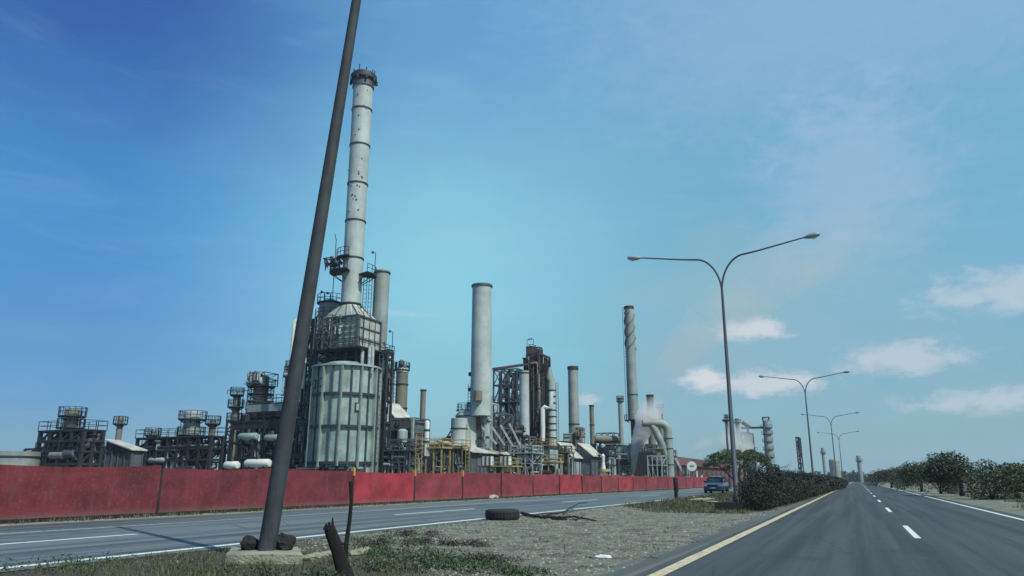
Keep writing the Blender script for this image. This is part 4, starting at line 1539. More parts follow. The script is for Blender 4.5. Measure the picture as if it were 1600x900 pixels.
for k in range(4):
    x = g[0] + (g[1] - g[0]) * (k + .5) / 4
    b = MB(); b.lathe(x, (g[2] + g[3]) / 2 - .6, [(1.3, zz(649, D)), (1.5, zz(641, D) - .02)], 16); b.build('fan_shroud', 'cladding_dark', ta)
deck(ta, [g[0], g[1], g[2], g[3]], zz(627, D) + .1, 'steel_mid', posts=1.6)
t, c, rad, *_ = stack('fractionating_column', 'column', 'greyish column with many ring platforms and railed top at the left end of the air cooler', 397, 588, 735, 22, D + 11, 'stack_tan', z0=0,
                      plats=((604, 1.0), (616, .9), (627, .9), (640, 1.0), (651, .9)), ladder_side=-1)
pipework(t, [c.x - 1.6, c.x + 1.6, c.y - 2.2, c.y - .8], zz(604, D + 11), zz(582, D + 11), 26, 61, ('steel_mid', 'steel_pale', 'steel_rust'), .15, 2)
frame(t, [c.x - 1.5, c.x + 1.8, c.y - 1.5, c.y + 1.5], zz(604, D + 11), [zz(594, D + 11), zz(584, D + 11)], 1, 1, .12, 'steel_mid', .4, 3, name='top_frame')
t, c, *_ = stack('slim_column', 'column', 'slim dark column with railed top just left of the leaning pole', 443, 571, 735, 9, D + 12, 'steel_mid', z0=0, plats=((575, .5), (589, .5), (601, .4)))
light_pole(t, c.x + .4, c.y, zz(571, D + 12), 2.0)
pipework(t, [c.x - .8, c.x + 1.2, c.y - 1.2, c.y - .5], zz(620, D + 12), zz(572, D + 12), 14, 62, rmax=.12, drums=1)
stack('short_column', 'column', 'pale rear column partly hidden between slim column and leaning pole', 455, 606, 735, 12, D + 14, 'stack_grey', z0=0, dome=True)
t, c, *_ = stack('ringed_column', 'column', 'grey column with three ring platforms left of the air cooler', 359, 617, 735, 13, D + 12, 'stack_tan', 10, z0=0, plats=((617, .55), (636, .7), (657, .7)), ladder_side=1)
frame(t, [c.x - 1, c.x + 1.2, c.y - 1, c.y + 1], zz(617, D + 12), [zz(610, D + 12)], 1, 1, .08, 'steel_mid', 0, 3, name='davit_frame')
# drums inside the rack
for px, y, w, h, lab, m in ((388, 682, 30, 11, 'pale green horizontal drum in the rack under the air cooler', 'furnace_plate'),
                            (403, 724, 40, 13, 'white horizontal tank low behind the fence left of the leaning pole', 'white_metal'),
                            (362, 727, 22, 12, 'small white horizontal tank low behind the fence left end', 'white_metal'),
                            (425, 684, 22, 10, 'grey horizontal drum in the rack close to the leaning pole', 'duct_grey')):
    q = at(px, y, D - 2.2); m1 = mpp(y, D - 2); L = w * m1 / 2 / .8; R_ = h * m1 / 2
    t = thing('horizontal_drum', lab, 'drum', (q.x, q.y, q.z - R_))
    b = MB(); b.tube([q - Vector((L, 0, 0)), q - Vector((L * .96, 0, 0)), q - Vector((L * .84, 0, 0)), q + Vector((L * .84, 0, 0)), q + Vector((L * .96, 0, 0)), q + Vector((L, 0, 0))],
                     [R_ * .3, R_ * .8, R_, R_, R_ * .8, R_ * .3], 16)
    b.build('shell', m, t, smooth=True)
    for s in (-.6, .6):
        b = MB(); b.box(q.x + L * s - .12, q.x + L * s + .12, q.y - R_ * .7, q.y + R_ * .7, (q.z - R_ - (1.0 if y > 700 else .6)), q.z - R_ * .5); b.build('saddle', 'steel_dark', t)
    b = MB(); b.tube([q + Vector((0, 0, R_ * .9)), q + Vector((0, 0, R_ + .5))], .2, 8); b.build('nozzle', 'steel_mid', t)

rack('rear_pipe_rack', 'tall dark rear pipe rack behind the air cooler and the columns at left', foot(352, 470, 495, 690, 124), 0, [zz(y, 124) for y in (720, 704, 688, 670, 652)], 9, 1, 133, pipes=130, drums=10, w=.3, rmax=.3,
     mats=('steel_mid', 'steel_dark', 'steel_pale', 'stack_grey'), decks=[zz(688, 124)])
rack('rear_pipe_rack', 'long dark rear pipe rack reaching left behind the low racks and shed', foot(40, 330, 352, 700, 122), 0, [zz(y, 122) for y in (722, 708, 694)], 16, 1, 134, pipes=150, drums=12, w=.34, rmax=.34,
     mats=('steel_mid', 'steel_dark', 'steel_pale', 'stack_grey'), decks=[zz(708, 122)])
for px_, yt_, w_, l_ in ((232, 668, 12, 'grey column with one ring behind the long low pipe rack'), (262, 690, 16, 'squat tan column behind the long low pipe rack'), (178, 650, 9, 'slim dark column left of the grey blue shed')):
    stack('rear_column', 'column', l_, px_, yt_, 735, w_, 118, 'stack_tan' if px_ != 232 else 'stack_grey', z0=0, dome=px_ != 178, plats=((yt_ + 12, .6),))
# continuation outside the left edge of the photograph's inner picture
D = 100
f = foot(215, 330, 348, 690, D)
rack('long_pipe_rack', 'long low dark pipe rack at the left behind the red fence', f, 0, [zz(y, D) for y in (718, 700, 682)], 7, 1, 71, pipes=110, drums=10, w=.36,
     mats=('steel_mid', 'steel_dark', 'steel_pale', 'stack_grey'), rmax=.3, decks=[zz(682, D)])
stack('fractionating_column', 'column', 'broad grey column with three platforms rising from the long low pipe rack', 292, 640, 735, 24, D + 4, 'stack_grey', z0=0, dome=True, plats=((655, .8), (680, .8), (704, .8)), ladder_side=-1)
stack('slim_column', 'column', 'slim tan column beside the broad grey column on the long low pipe rack', 325, 655, 735, 10, D + 8, 'stack_tan', z0=0, plats=((662, .6),))
D = 90
rack('dark_process_block', 'large dark steel process structure crowded with pipes near the left edge', foot(60, 128, 158, 700, D), 0, [zz(y, D) for y in (725, 706, 688, 672)], 4, 2, 72, pipes=120, drums=10, w=.4,
     mats=('steel_mid', 'steel_dark', 'steel_rust', 'stack_grey'), decks=[zz(y, D) for y in (706, 672)], rmax=.3)
stack('fractionating_column', 'column', 'dark tan column rising from the large process structure near the left edge', 100, 640, 735, 20, D + 5, 'stack_tan', z0=0, plats=((650, .8), (668, .8)), ladder_side=1)
building('process_shed', 'shed', 'grey blue sheet shed between the two pipe racks at the left', foot(165, 205, 222, 715, 96), 6.2, 'cladding_blue', slope=1.2)
stack('storage_tank', 'tank', 'wide low pale storage tank at the far left edge', 18, 706, 735, 74, 92, 'stack_grey', z0=0, rings=(714,), seg=40, hollow=False)

# ------------------------------------------------------------------ right of the furnace
D = 112
t, c, *_ = stack('vertical_vessel', 'vessel', 'beige vertical vessel with railed white top right of the furnace', 624, 578, 700, 18.5, D, 'stack_tan', z0=0, rings=(601, 638), plats=((578, .25),))
b = MB(); b.lathe(c.x, c.y, [(1.0, zz(582, D)), (.95, zz(577, D)), (.5, zz(572, D))], 16); b.build('top_nozzle', 'white_metal', t)
pipework(t, [c.x - 1, c.x + 1, c.y - .8, c.y + .8], zz(578, D), zz(570, D), 10, 63, rmax=.1, drums=1)
stack('vertical_vessel', 'vessel', 'narrow grey vertical vessel between ladder tower and beige vessel', 606, 577, 700, 11, D, 'stack_grey', z0=0, rings=(600, 640), plats=((577, .3),), ladder_side=1)
f = foot(600, 628, 638, 640, 106)
building('sloped_housing', 'flue housing', 'pale housing with steep sunlit roof at the foot of the beige vessel', foot(598, 616, 641, 650, 106), zz(630, 106), 'cladding_pale', slope=1.9, z0=zz(662, 106), overhang=.2)
D = 100
f = foot(583, 646, 670, 690, D)
t = building('clad_heater_block', 'plant building', 'tall dark blue clad block inside a pale steel frame right of the furnace', [f[0] + .6, f[1] - .5, f[2] + .6, f[3] - .4], zz(656, D), 'cladding_blue', ribs=2.6, roofmat='steel_dark', frame_mat='steel_dark', overhang=.0)
frame(t, f, 0, [zz(y, D) for y in (724, 706, 688, 670, 653)], 3, 1, .22, 'steel_mid', .45, 12, name='outer_frame')
for px in (606, 644):
    q = at(px, 690, D - .4); b = MB(); b.beam((q.x, q.y, 0), (q.x, q.y, zz(653, D)), .3); b.build('pale_column', 'steel_pale', t)
stack('small_chimney', 'chimney', 'slim dark grey chimney behind the clad block with pale steel frame', 659, 609, 690, 9, D + 14, 'stack_tan', 8.5, z0=0, cap=611, seg=20)
stack('vertical_vessel', 'vessel', 'slender cream vessel on the right corner of the clad block', 666, 657, 708, 8, D - 3, 'white_metal', z0=zz(712, D - 3), dome=True, rings=(672, 690), seg=20)
t = rack('yellow_platform', 'yellow railed access platform right of the clad block', foot(654, 690, 703, 700, D - 4), 0, [zz(700, D - 4)], 3, 1, 81, mat='yellow_rail', w=.15, pipes=14, cat='platform', decks=[zz(700, D - 4)], brace=.2, rmax=.14)
b = MB(); q = at(655, 690, D - 4.5); ladder(b, q.x, q.y, 0, zz(680, D), .8); b.build('stair', 'yellow_rail', t)
rack('pipe_cluster', 'cluster of pumps and pale pipes under the yellow railed access platform', foot(664, 690, 700, 722, D), 0, [zz(728, D)], 2, 1, 82, mat='steel_mid', w=.14, pipes=34, mats=('steel_pale', 'steel_dark', 'yellow_rail'), drums=5)

# ------------------------------------------------------------------ central heater
D = 125
t, c, *_ = stack('wide_chimney', 'chimney', 'wide pale green chimney standing alone in the middle', 751, 446, 650, 33.5, D, 'stack_paint', 30, z0=zz(650, D), cap=449, ring_mat='steel_mid', seg=40)
b = MB()
q = Vector((c.x, c.y, 0)) - Rh * 1.95 - Fh * .3
for y0, y1 in ((612, 606), (588, 582)):
    b.box(q.x - .15, q.x + .15, q.y - .15, q.y + .15, zz(y0, D), zz(y1, D))
ladder(b, q.x, q.y, zz(640, D), zz(600, D), .4)
b.build('ladder', 'steel_dark', t)
q = c - Fh * 2.0 - Rh * .4
b = MB(); b.tube([(q.x, q.y, zz(628, D)), (q.x, q.y, zz(613, D))], [.75, .7], 10); b.build('side_door', 'stack_tan', t)
f = foot(730, 757, 778, 680, D)
t = thing('heater_base', 'pale braced steel base carrying the wide middle chimney', 'furnace', ((f[0] + f[1]) / 2, (f[2] + f[3]) / 2, 0))
b = MB(); b.box(f[0] + .5, f[1] - .2, f[2] + .5, f[3], zz(700, D), zz(642, D)); b.build('housing', 'cladding_pale', t)
frame(t, f, 0, [zz(y, D) for y in (700, 680, 655, 628)], 2, 2, .30, 'steel_pale', 1.0, 19)
frame(t, foot(764, 782, 800, 670, D + 2), 0, [zz(y, D + 2) for y in (690, 668, 645)], 2, 1, .24, 'steel_mid', 1.0, 29, name='side_frame')
pipework(t, foot(760, 782, 800, 670, D + 2), zz(700, D), zz(650, D), 40, 92, ('steel_mid', 'steel_pale', 'steel_dark'), .2, 2)
b = MB()
for k in range(4):
    a0 = at(754 + 14 * k, 668 - 2 * k, D - 1); a1 = at(776 + 13 * k, 694 + 2 * k, D - 1)
    b.beam(a0, a1, .32)
b.build('raking_struts', 'steel_pale', t)
pipework(t, [f[0], f[1], f[2] - .6, f[2]], zz(700, D), zz(634, D), 22, 91, ('steel_mid', 'stack_tan', 'steel_rust'), .18, 2)
stack('stepped_vessel', 'vessel', 'stout cream vessel with domed railed top left of the wide chimney foot', 730, 640, 700, 37, D + 1.5, 'stack_paint', z0=zz(700, D), dome=True, plats=((641, -.2),), rings=(651,))
stack('stepped_vessel', 'vessel', 'lower pale cylindrical vessel at the far left of the wide chimney foot', 717, 654, 700, 26, D - 3, 'stack_paint', z0=zz(699, D), hollow=False, rings=(670, 697))
f = foot(683, 700, 709, 700, D)
building('lean_to', 'shed', 'small dark lean-to with curved pipe left of the pale cylindrical vessels', foot(686, 702, 710, 700, D), zz(689, D), 'cladding_dark', 'cladding_blue', slope=-.6)
b = MB(); p0 = at(690, 697, D - 2); p1 = at(708, 668, D - 2); b.beam(p0, p1, .22); p2 = at(698, 682, D - 2); p3 = at(707, 692, D - 2); b.beam(p2, p3, .18)
b.beam(p1, at(709, 700, D - 2), .2)
tag(b.build('raking_brace', 'steel_mid', origin=tuple(p0)), 'dark raking steel brace leaning against the pale cylindrical vessel', 'brace')
building('clad_hall', 'plant building', 'blue grey clad hall with sunlit sloping roof under the wide chimney', foot(690, 735, 800, 715, D - 8), zz(690, D - 8), 'cladding_blue', 'roof_sheet', slope=1.5, ribs=2.2, overhang=.7)
t = rack('yellow_platform', 'yellow posted platform with ladder before the blue grey clad hall', foot(668, 722, 732, 710, D - 12), 0, [zz(697, D - 12)], 4, 1, 83, mat='stack_tan', w=.15, pipes=34, cat='platform', brace=.2, rmax=.14, decks=[zz(700, D - 12)], rmat='yellow_rail')
b = MB(); q = at(731, 700, D - 13); ladder(b, q.x, q.y, 0, zz(672, D), .6); b.build('ladder', 'yellow_rail', t)
for k, (px, lab) in enumerate(((762, 'left one of the cream box tanks on the yellow rimmed platform'), (790, 'right one of the cream box tanks on the yellow rimmed platform'))):
    g = foot(px - 9, px + 4, px + 9, 720, D - 14)
    t = thing('box_tank', lab, 'tank', (g[0], g[2], zz(727, D - 14)), 'cream box tanks')
    b = MB(); b.box(g[0], g[1], g[2], g[3], zz(727, D - 14), zz(713, D - 14)); b.build('body', 'white_metal', t)
    b = MB()
    for q_ in range(3): b.beam((g[0] + (g[1] - g[0]) * q_ / 2, g[2] - .06, zz(727, D - 14)), (g[0] + (g[1] - g[0]) * q_ / 2, g[2] - .06, zz(711, D - 14)), .12)
    b.build('straps', 'steel_dark', t)
rack('yellow_platform', 'long yellow rimmed platform carrying the cream box tanks', foot(750, 798, 812, 728, D - 14.5), 0, [zz(729, D - 14.5)], 4, 1, 84, mat='yellow_rail', w=.16, pipes=24, cat='platform', decks=[zz(729, D - 14.5)], brace=.1, rmax=.14,
     mats=('steel_pale', 'steel_dark', 'white_metal'))

# ------------------------------------------------------------------ rusty lattice, white vessel and brown tower
D = 140
f = foot(771, 808, 826, 640, D)
t = rack('open_lattice', 'open blue grey lattice structure with rusty pipes between the wide chimney and the brown tower', f, 0, [zz(y, D) for y in (715, 695, 678, 655, 628, 600, 576)], 3, 2, 101, mat='steel_mid', w=.26, pipes=46, mats=('steel_rust', 'steel_dark', 'steel_mid'),
         decks=[zz(628, D), zz(678, D)], brace=1.0, drums=3, rmax=.3)
b = MB(); b.beam(at(769, 577, D), at(826, 569, D), .45); b.build('top_girder', 'steel_rust', t)
b = MB(); r = random.Random(9)
for k in range(16):                          # curved drooping pipes
    x = r.uniform(f[0], f[1]); y = r.uniform(f[2], f[3]); z = r.uniform(zz(670, D), zz(585, D)); rr = r.uniform(.8, 1.8); s = r.choice((-1, 1))
    b.tube([(x + s * rr * (1 - math.cos(a * PI / 12)), y, z - rr * math.sin(a * PI / 12) * 1.4) for a in range(0, 7)], .12, 6)
b.build('bent_pipes', 'steel_rust', t, smooth=True)
t, c, *_ = stack('white_column', 'column', 'smooth pale column in front of the brown tower', 819.5, 580, 705, 16.5, D - 8, 'stack_paint', 15, z0=0, rings=(583, 681), seg=28)
b = MB(); b.lathe(c.x, c.y, [(1.0, 0), (1.0, zz(700, D - 8))], 24); b.build('skirt', 'stack_grey', t)
frame(t, [c.x - 1.5, c.x + 1.5, c.y - 1.5, c.y + 1.5], 0, [zz(y, D - 8) for y in (722, 702, 683)], 1, 1, .3, 'steel_mid', 1.0, 33)
pipework(t, [c.x - 1.6, c.x + 1.6, c.y - 1.9, c.y - 1.0], 1, zz(684, D - 8), 26, 93, ('steel_dark', 'stack_tan', 'steel_rust'), .2, 1)
pipework(t, [c.x - 1.4, c.x + 1.2, c.y - 1.8, c.y - 1.1], zz(690, D - 8), zz(665, D - 8), 12, 64, ('steel_dark', 'stack_tan'), .12, 1)
f = foot(824, 842, 859, 620, D)
t = thing('brown_tower', 'tall rust brown steel tower with peaked head in the middle distance', 'tower', ((f[0] + f[1]) / 2, (f[2] + f[3]) / 2, 0))
frame(t, f, 0, [zz(y, D) for y in (700, 680, 660, 640, 618, 596, 574, 552)], 2, 2, .42, 'steel_rust', .7, 23)
b = MB(); b.box(f[0] + .5, f[1] - .3, f[2] + .5, f[3] - .5, 0, zz(590, D)); b.build('inner_shaft', 'cladding_blue', t)
b = MB(); b.box(f[0] + .3, f[1] - .3, f[2] + .3, f[3] - .5, zz(590, D), zz(551, D)); b.build('upper_box', 'steel_rust', t)
for y in (660, 618, 596):
    deck(t, f, zz(y, D) + .15, 'steel_rust', over=.35)
xm = (f[0] + f[1]) / 2
b = MB()
zA, zB = zz(551, D), zz(539, D)
b.add([(f[0] - .2, f[2] - .1, zA), (f[1] - 1.0, f[2] - .1, zA), (f[1] - 1.0, f[3], zA), (f[0] - .2, f[3], zA), (xm - 1.6, f[2] + .4, zB), (xm - .3, f[2] + .4, zB), (xm - .3, f[3] - .4, zB), (xm - 1.6, f[3] - .4, zB)],
      [(0, 3, 2, 1), (4, 5, 6, 7), (0, 1, 5, 4), (1, 2, 6, 5), (2, 3, 7, 6), (3, 0, 4, 7)])
b.build('head', 'steel_rust', t)
pipework(t, [f[0] - .4, f[1] + .3, f[2] - .7, f[2] - .2], zz(690, D), zz(553, D), 60, 65, ('steel_rust', 'steel_dark', 'steel_rust', 'stack_tan'), .2, 1)
pipework(t, [f[1] + .1, f[1] + .7, f[2], f[3]], zz(690, D), zz(552, D), 30, 66, ('steel_rust', 'steel_dark', 'stack_grey'), .2, 2)
pipework(t, [f[0], f[1] - .5, f[2], f[3]], zz(551, D), zz(537, D), 16, 67, ('steel_rust', 'steel_dark'), .13, 0)
light_pole(t, f[0], f[2], zz(550, D), 2.6, -1); light_pole(t, xm, f[2] + .4, zz(540, D), 1.4)
b = MB(); q = at(848, 680, D - 3); q2 = at(848, 636, D - 3); q3 = at(861, 638, D - 3)
b.tube([(q.x, q.y, zz(690, D)), (q2.x, q2.y, q2.z - .3), q2 + Rh * .3, q3, q3 + Vector((0, 0, 3.0))], .42, 10)
tag(b.build('cranked_pipe', 'white_metal', origin=(q.x, q.y, zz(690, D)), smooth=True), 'pale cranked pipe climbing the front of the brown tower', 'pipe')
t, c, rad, *_ = stack('banded_column', 'column', 'pale column with dark bands and conical top right of the brown tower', 863, 596, 705, 14, D + 2, 'stack_paint', 13, z0=0, rings=(610, 620, 630, 641, 651, 662, 672, 684), seg=24, ladder_side=1)
b = MB(); q = at(859, 578, D + 2); b.tube([Vector((c.x, c.y, zz(598, D + 2))), Vector((c.x, c.y, zz(590, D + 2))) - Rh * .4, Vector((q.x, q.y, zz(574, D + 2)))], [rad(20), .8, .25], 12); b.build('cone_top', 'stack_grey', t, smooth=True)
D = 132
t = rack('yellow_platform', 'yellow railed platform at the foot of the brown tower', foot(825, 858, 868, 690, D), 0, [zz(698, D)], 3, 1, 85, mat='stack_tan', w=.2, pipes=24, cat='platform', decks=[zz(696, D)], rmat='yellow_rail', rmax=.2)
building('clad_block', 'plant building', 'pale grey clad block below the brown tower, behind the fence', foot(800, 858, 872, 720, D - 2), zz(701, D - 2), 'cladding_pale', 'steel_dark', ribs=2.8, overhang=.1, frame_mat='steel_mid')
t = rack('yellow_platform', 'small yellow platform over a dark doorway below the brown tower', foot(846, 868, 878, 722, D - 8), 0, [zz(724, D - 8)], 2, 1, 86, mat='yellow_rail', w=.16, pipes=12, cat='platform', decks=[zz(722, D - 8)], brace=0)
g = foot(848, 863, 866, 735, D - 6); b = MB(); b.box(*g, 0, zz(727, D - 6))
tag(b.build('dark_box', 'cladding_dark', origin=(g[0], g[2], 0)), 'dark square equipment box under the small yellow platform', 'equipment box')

# ------------------------------------------------------------------ right heaters
D = 150
t, c, *_ = stack('capped_chimney', 'chimney', 'grey chimney with dark cap standing over the sloped roofs', 897.5, 573, 690, 17, D, 'stack_grey', 15.5, z0=zz(695, D), cap=578, seg=28, rings=(663,))
rack('pipe_tower', 'rusty brown pipe cluster beside the foot of the capped grey chimney', foot(900, 908, 913, 680, D - 3), zz(700, D - 3), [zz(y, D - 3) for y in (690, 680, 668)], 1, 1, 112, mat='stack_tan', w=.2, pipes=36, mats=('stack_tan', 'steel_pale', 'steel_rust'), drums=3, rmax=.3)
building('small_housing', 'flue housing', 'cream box housing left of the capped grey chimney foot', foot(881, 895, 903, 690, D - 2), zz(678, D - 2), 'white_metal', z0=zz(700, D - 2), overhang=.1)
rack('valve_skid', 'dark valve and pipe skid right of the brown tower foot', foot(864, 885, 893, 700, D - 4), 0, [zz(y, D - 4) for y in (708, 690)], 2, 1, 113, pipes=60, mats=('white_metal', 'steel_dark', 'steel_pale'), drums=5, rmax=.25, decks=[zz(708, D - 4)])
building('sloped_heater', 'furnace', 'pale heater cabin with sloping sheet roof, left one of the pair', foot(876, 893, 916, 720, D - 10), zz(695, D - 10), 'cladding_pale', slope=2.0, ribs=1.8, overhang=.5, group='pair of sloped roof heater cabins')
building('sloped_heater', 'furnace', 'blue grey heater cabin with sloping sheet roof, right one of the pair', foot(908, 924, 939, 720, D - 6), zz(696, D - 6), 'cladding_blue', slope=1.7, ribs=1.8, overhang=.5, group='pair of sloped roof heater cabins')
t = rack('yellow_platform', 'round edged tan platform in front of the pale heater cabin', foot(868, 888, 896, 712, D - 14), 0, [zz(707, D - 14)], 2, 1, 87, mat='stack_tan', w=.2, pipes=20, cat='platform', decks=[zz(707, D - 14)])
t = thing('pump_stand', 'yellow and cream hydrant shaped stand right of the heater cabins', 'pump', tuple(at(943, 738, D - 20)))
c = at(943, 738, D - 20)
b = MB(); b.lathe(c.x, c.y, [(.5, 0), (.45, zz(735, D - 20)), (.25, zz(722, D - 20)), (.35, zz(712, D - 20)), (.05, zz(709, D - 20))], 12); b.build('column', 'white_metal', t)
b = MB(); b.ring(c.x, c.y, .3, 1.0, zz(737, D - 20), zz(733, D - 20), 16); b.build('base_ring', 'yellow_rail', t)
stack('slim_chimney', 'chimney', 'slim grey chimney right of the capped chimney', 927, 633, 735, 7.5, D + 10, 'stack_tan', 7, z0=0, cap=635, seg=16, rings=(664,))
D = 158
t = rack('pipe_bridge', 'grey pipe bridge with long overhead pipe right of the heater cabins', foot(930, 960, 968, 700, D), 0, [zz(y, D) for y in (722, 706, 690)], 4, 1, 114, pipes=110, mats=('steel_mid', 'steel_pale', 'steel_dark', 'stack_tan'), drums=7, rmax=.3, w=.3)
b = MB(); b.tube([at(930, 686, D), at(974, 688, D)], .85, 12); b.build('overhead_pipe', 'stack_tan', t, smooth=True)
frame(t, foot(932, 960, 967, 690, D), zz(690, D), [zz(676, D)], 3, 1, .14, 'steel_dark', 0, 3, name='pipe_hoops')
stack('slim_chimney', 'chimney', 'slim chimney with flared top left of the spiral finned chimney', 973, 622, 735, 7.5, D - 2, 'stack_grey', 7, z0=0, cap=624, seg=16, plats=((627, .3),))
D = 150
t, c, *_ = stack('small_furnace', 'furnace', 'pale green round furnace at the foot of the slim flared chimney', 973, 697, 740, 31, D, 'furnace_plate', z0=0, rings=(697, 718), seg=20, hollow=False)
pipework(t, [c.x - 2.8, c.x + 2.8, c.y - 3.2, c.y - 2.3], .5, zz(694, D), 22, 69, ('steel_dark', 'steel_pale'), .14, 1)
ring_platform(t, c.x, c.y, 2.0, 2.9, zz(725, D), 0, 2 * PI, 'steel_dark')

# spiral finned chimney
D = 165
t, c, rad, zb, zt = stack('spiral_chimney', 'chimney', 'tall chimney with spiral fins round its upper third', 990, 479, 655, 16.5, D, 'stack_grey', 13.5, cap=483, ladder_side=-1, seg=28, rings=(617,), plats=((656, .9),))
b = MB()
for s in range(3):
    pr = None
    zs0, zs1 = zz(548, D), zz(488, D)
    for k in range(73):
        f_ = k / 72; z = zs0 + (zs1 - zs0) * f_; a = s * 2 * PI / 3 + f_ * 2 * PI * 1.15
        r0 = rad(z) * .98; r1 = rad(z) + .28
        cu = [(c.x + r0 * math.cos(a), c.y + r0 * math.sin(a), z), (c.x + r1 * math.cos(a), c.y + r1 * math.sin(a), z), (c.x + r1 * math.cos(a), c.y + r1 * math.sin(a), z + .16), (c.x + r0 * math.cos(a), c.y + r0 * math.sin(a), z + .16)]
        if pr: b.add(pr + cu, [(0, 4, 5, 1), (1, 5, 6, 2), (2, 6, 7, 3)])
        pr = cu
b.build('spiral_fin', 'stack_tan', t)
b = MB(); b.lathe(c.x, c.y, [(rad(zb) * .55, 0), (rad(zb) * .6, zb + .05)], 16); b.build('lower_shaft', 'steel_dark', t)

# columns and U-shaped duct
t, c, *_ = stack('finned_chimney', 'chimney', 'mottled brown chimney behind the steam and the bent duct', 1021, 617, 735, 12, D, 'stack_tan', 10.5, z0=0, cap=620, seg=20, rings=(640, 660))
t, c, *_ = stack('finned_chimney', 'chimney', 'shorter dark brown chimney rising just above the bent duct', 1036, 636, 735, 9, D + 4, 'stack_tan', 8, z0=0, cap=640, seg=20, plats=((640, .25),), ring_mat='steel_mid')
D = 142
t = thing('bent_duct', 'fat pale duct bending over and down to the ground near the fence end', 'duct', tuple(at(1046, 742, D)))
zt = zz(661, D); w = 6.6 * mpp(700, D)
p = at(1047, 742, D); p.z = 0
pts = [p, Vector((p.x, p.y, zz(690, D))), Vector((p.x, p.y, zt - 1.6))]
for k in range(1, 7):
    a = k / 6 * PI / 2
    pts.append(Vector((p.x, p.y, zt - 1.6 + 1.6 * math.sin(a))) - Rh * 1.6 * (1 - math.cos(a)))
pts.append(pts[-1] - Rh * 3.2)
b = MB(); b.tube(pts, [w * 1.05, w, w] + [w * .97] * 6 + [w * .85], 20)
b.build('shell', 'duct_grey', t, smooth=True)
for y in (685, 701, 726):
    b = MB(); b.ring(p.x, p.y, w * .95, w + .1, zz(y, D) - .06, zz(y, D) + .06, 20); b.build('flange', 'steel_dark', t)
b = MB(); b.tube([at(1018, 664, D), at(1025, 675, D), at(1037, 700, D), at(1041, 712, D)], [.65, .7, .72, .7], 14)
tag(b.build('inclined_duct', 'duct_grey', origin=tuple(at(1041, 712, D)), smooth=True), 'pale inclined duct running down to the right inside the bent duct', 'duct')
# dark tapered tower at the steam
D = 138
c = at(1013, 740, D); m1 = mpp(730, D)
t = thing('tapered_cooling_tower', 'dark tapered timber cooling tower right of the steam plume', 'cooling tower', (c.x, c.y, 0))
b = MB(); r0, r1 = 22 * m1, 14 * m1; z1 = zz(707, D)
cs = [(-1, -1), (1, -1), (1, 1), (-1, 1)]
b.add([(c.x + a * r0 * .75, c.y + q * r0 * .75, 0) for a, q in cs] + [(c.x + a * r1 * .75, c.y + q * r1 * .75, z1) for a, q in cs], [(0, 3, 2, 1), (4, 5, 6, 7), (0, 1, 5, 4), (1, 2, 6, 5), (2, 3, 7, 6), (3, 0, 4, 7)])
b.build('body', 'cladding_dark', t)
b = MB()
for k in range(6):
    f_ = k / 5
    for a, q in zip(range(4), range(4)):
        A, B = cs[a], cs[(a + 1) % 4]
        x0 = c.x + (A[0] + (B[0] - A[0]) * f_) * r0 * .76; y0 = c.y + (A[1] + (B[1] - A[1]) * f_) * r0 * .76
        x1 = c.x + (A[0] + (B[0] - A[0]) * f_) * r1 * .76; y1 = c.y + (A[1] + (B[1] - A[1]) * f_) * r1 * .76
        b.beam((x0, y0, 0), (x1, y1, z1), .14)
b.build('battens', 'steel_rust', t)
deck(t, [c.x - r1 * .8, c.x + r1 * .8, c.y - r1 * .8, c.y + r1 * .8], z1 + .15, 'steel_mid')
rack('pump_tower', 'pale pipe frame in front of the dark tapered tower', foot(1012, 1034, 1042, 725, D - 8), 0, [zz(y, D - 8) for y in (727, 712)], 3, 1, 121, mat='steel_pale', w=.16, pipes=50, mats=('steel_dark', 'steel_mid', 'steel_pale'), drums=4)
rack('upper_frame', 'rusty equipment frame above the dark tapered tower', foot(996, 1020, 1034, 700, D + 8), 0, [zz(y, D + 8) for y in (722, 706, 694)], 3, 1, 122, mat='steel_mid', w=.2, pipes=60, mats=('steel_dark', 'steel_rust', 'steel_pale'), drums=4)
t = building('yellow_cabin', 'cabin', 'small mustard yellow cabin between the dark tower and the bent duct', foot(1024, 1036, 1044, 712, D + 3), zz(701, D + 3), 'yellow_rail', 'roof_sheet', z0=zz(722, D + 3), overhang=.15)
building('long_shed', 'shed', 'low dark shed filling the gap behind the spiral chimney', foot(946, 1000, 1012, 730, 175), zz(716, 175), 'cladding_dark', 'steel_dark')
building('long_shed', 'shed', 'low blue grey shed far behind the white column', foot(770, 880, 920, 730, 185), zz(716, 185), 'cladding_blue', 'steel_mid')
rack('rear_pipe_rack', 'low rear pipe rack crossing behind the heaters', foot(770, 935, 950, 715, 172), 0, [zz(y, 172) for y in (722, 708)], 9, 1, 131, pipes=80, drums=6, w=.3)
rack('rear_pipe_rack', 'dark rear pipe rack behind the clad block right of the furnace', foot(590, 690, 706, 715, 128), 0, [zz(y, 128) for y in (722, 708, 696)], 6, 1, 132, pipes=80, drums=6, w=.3)

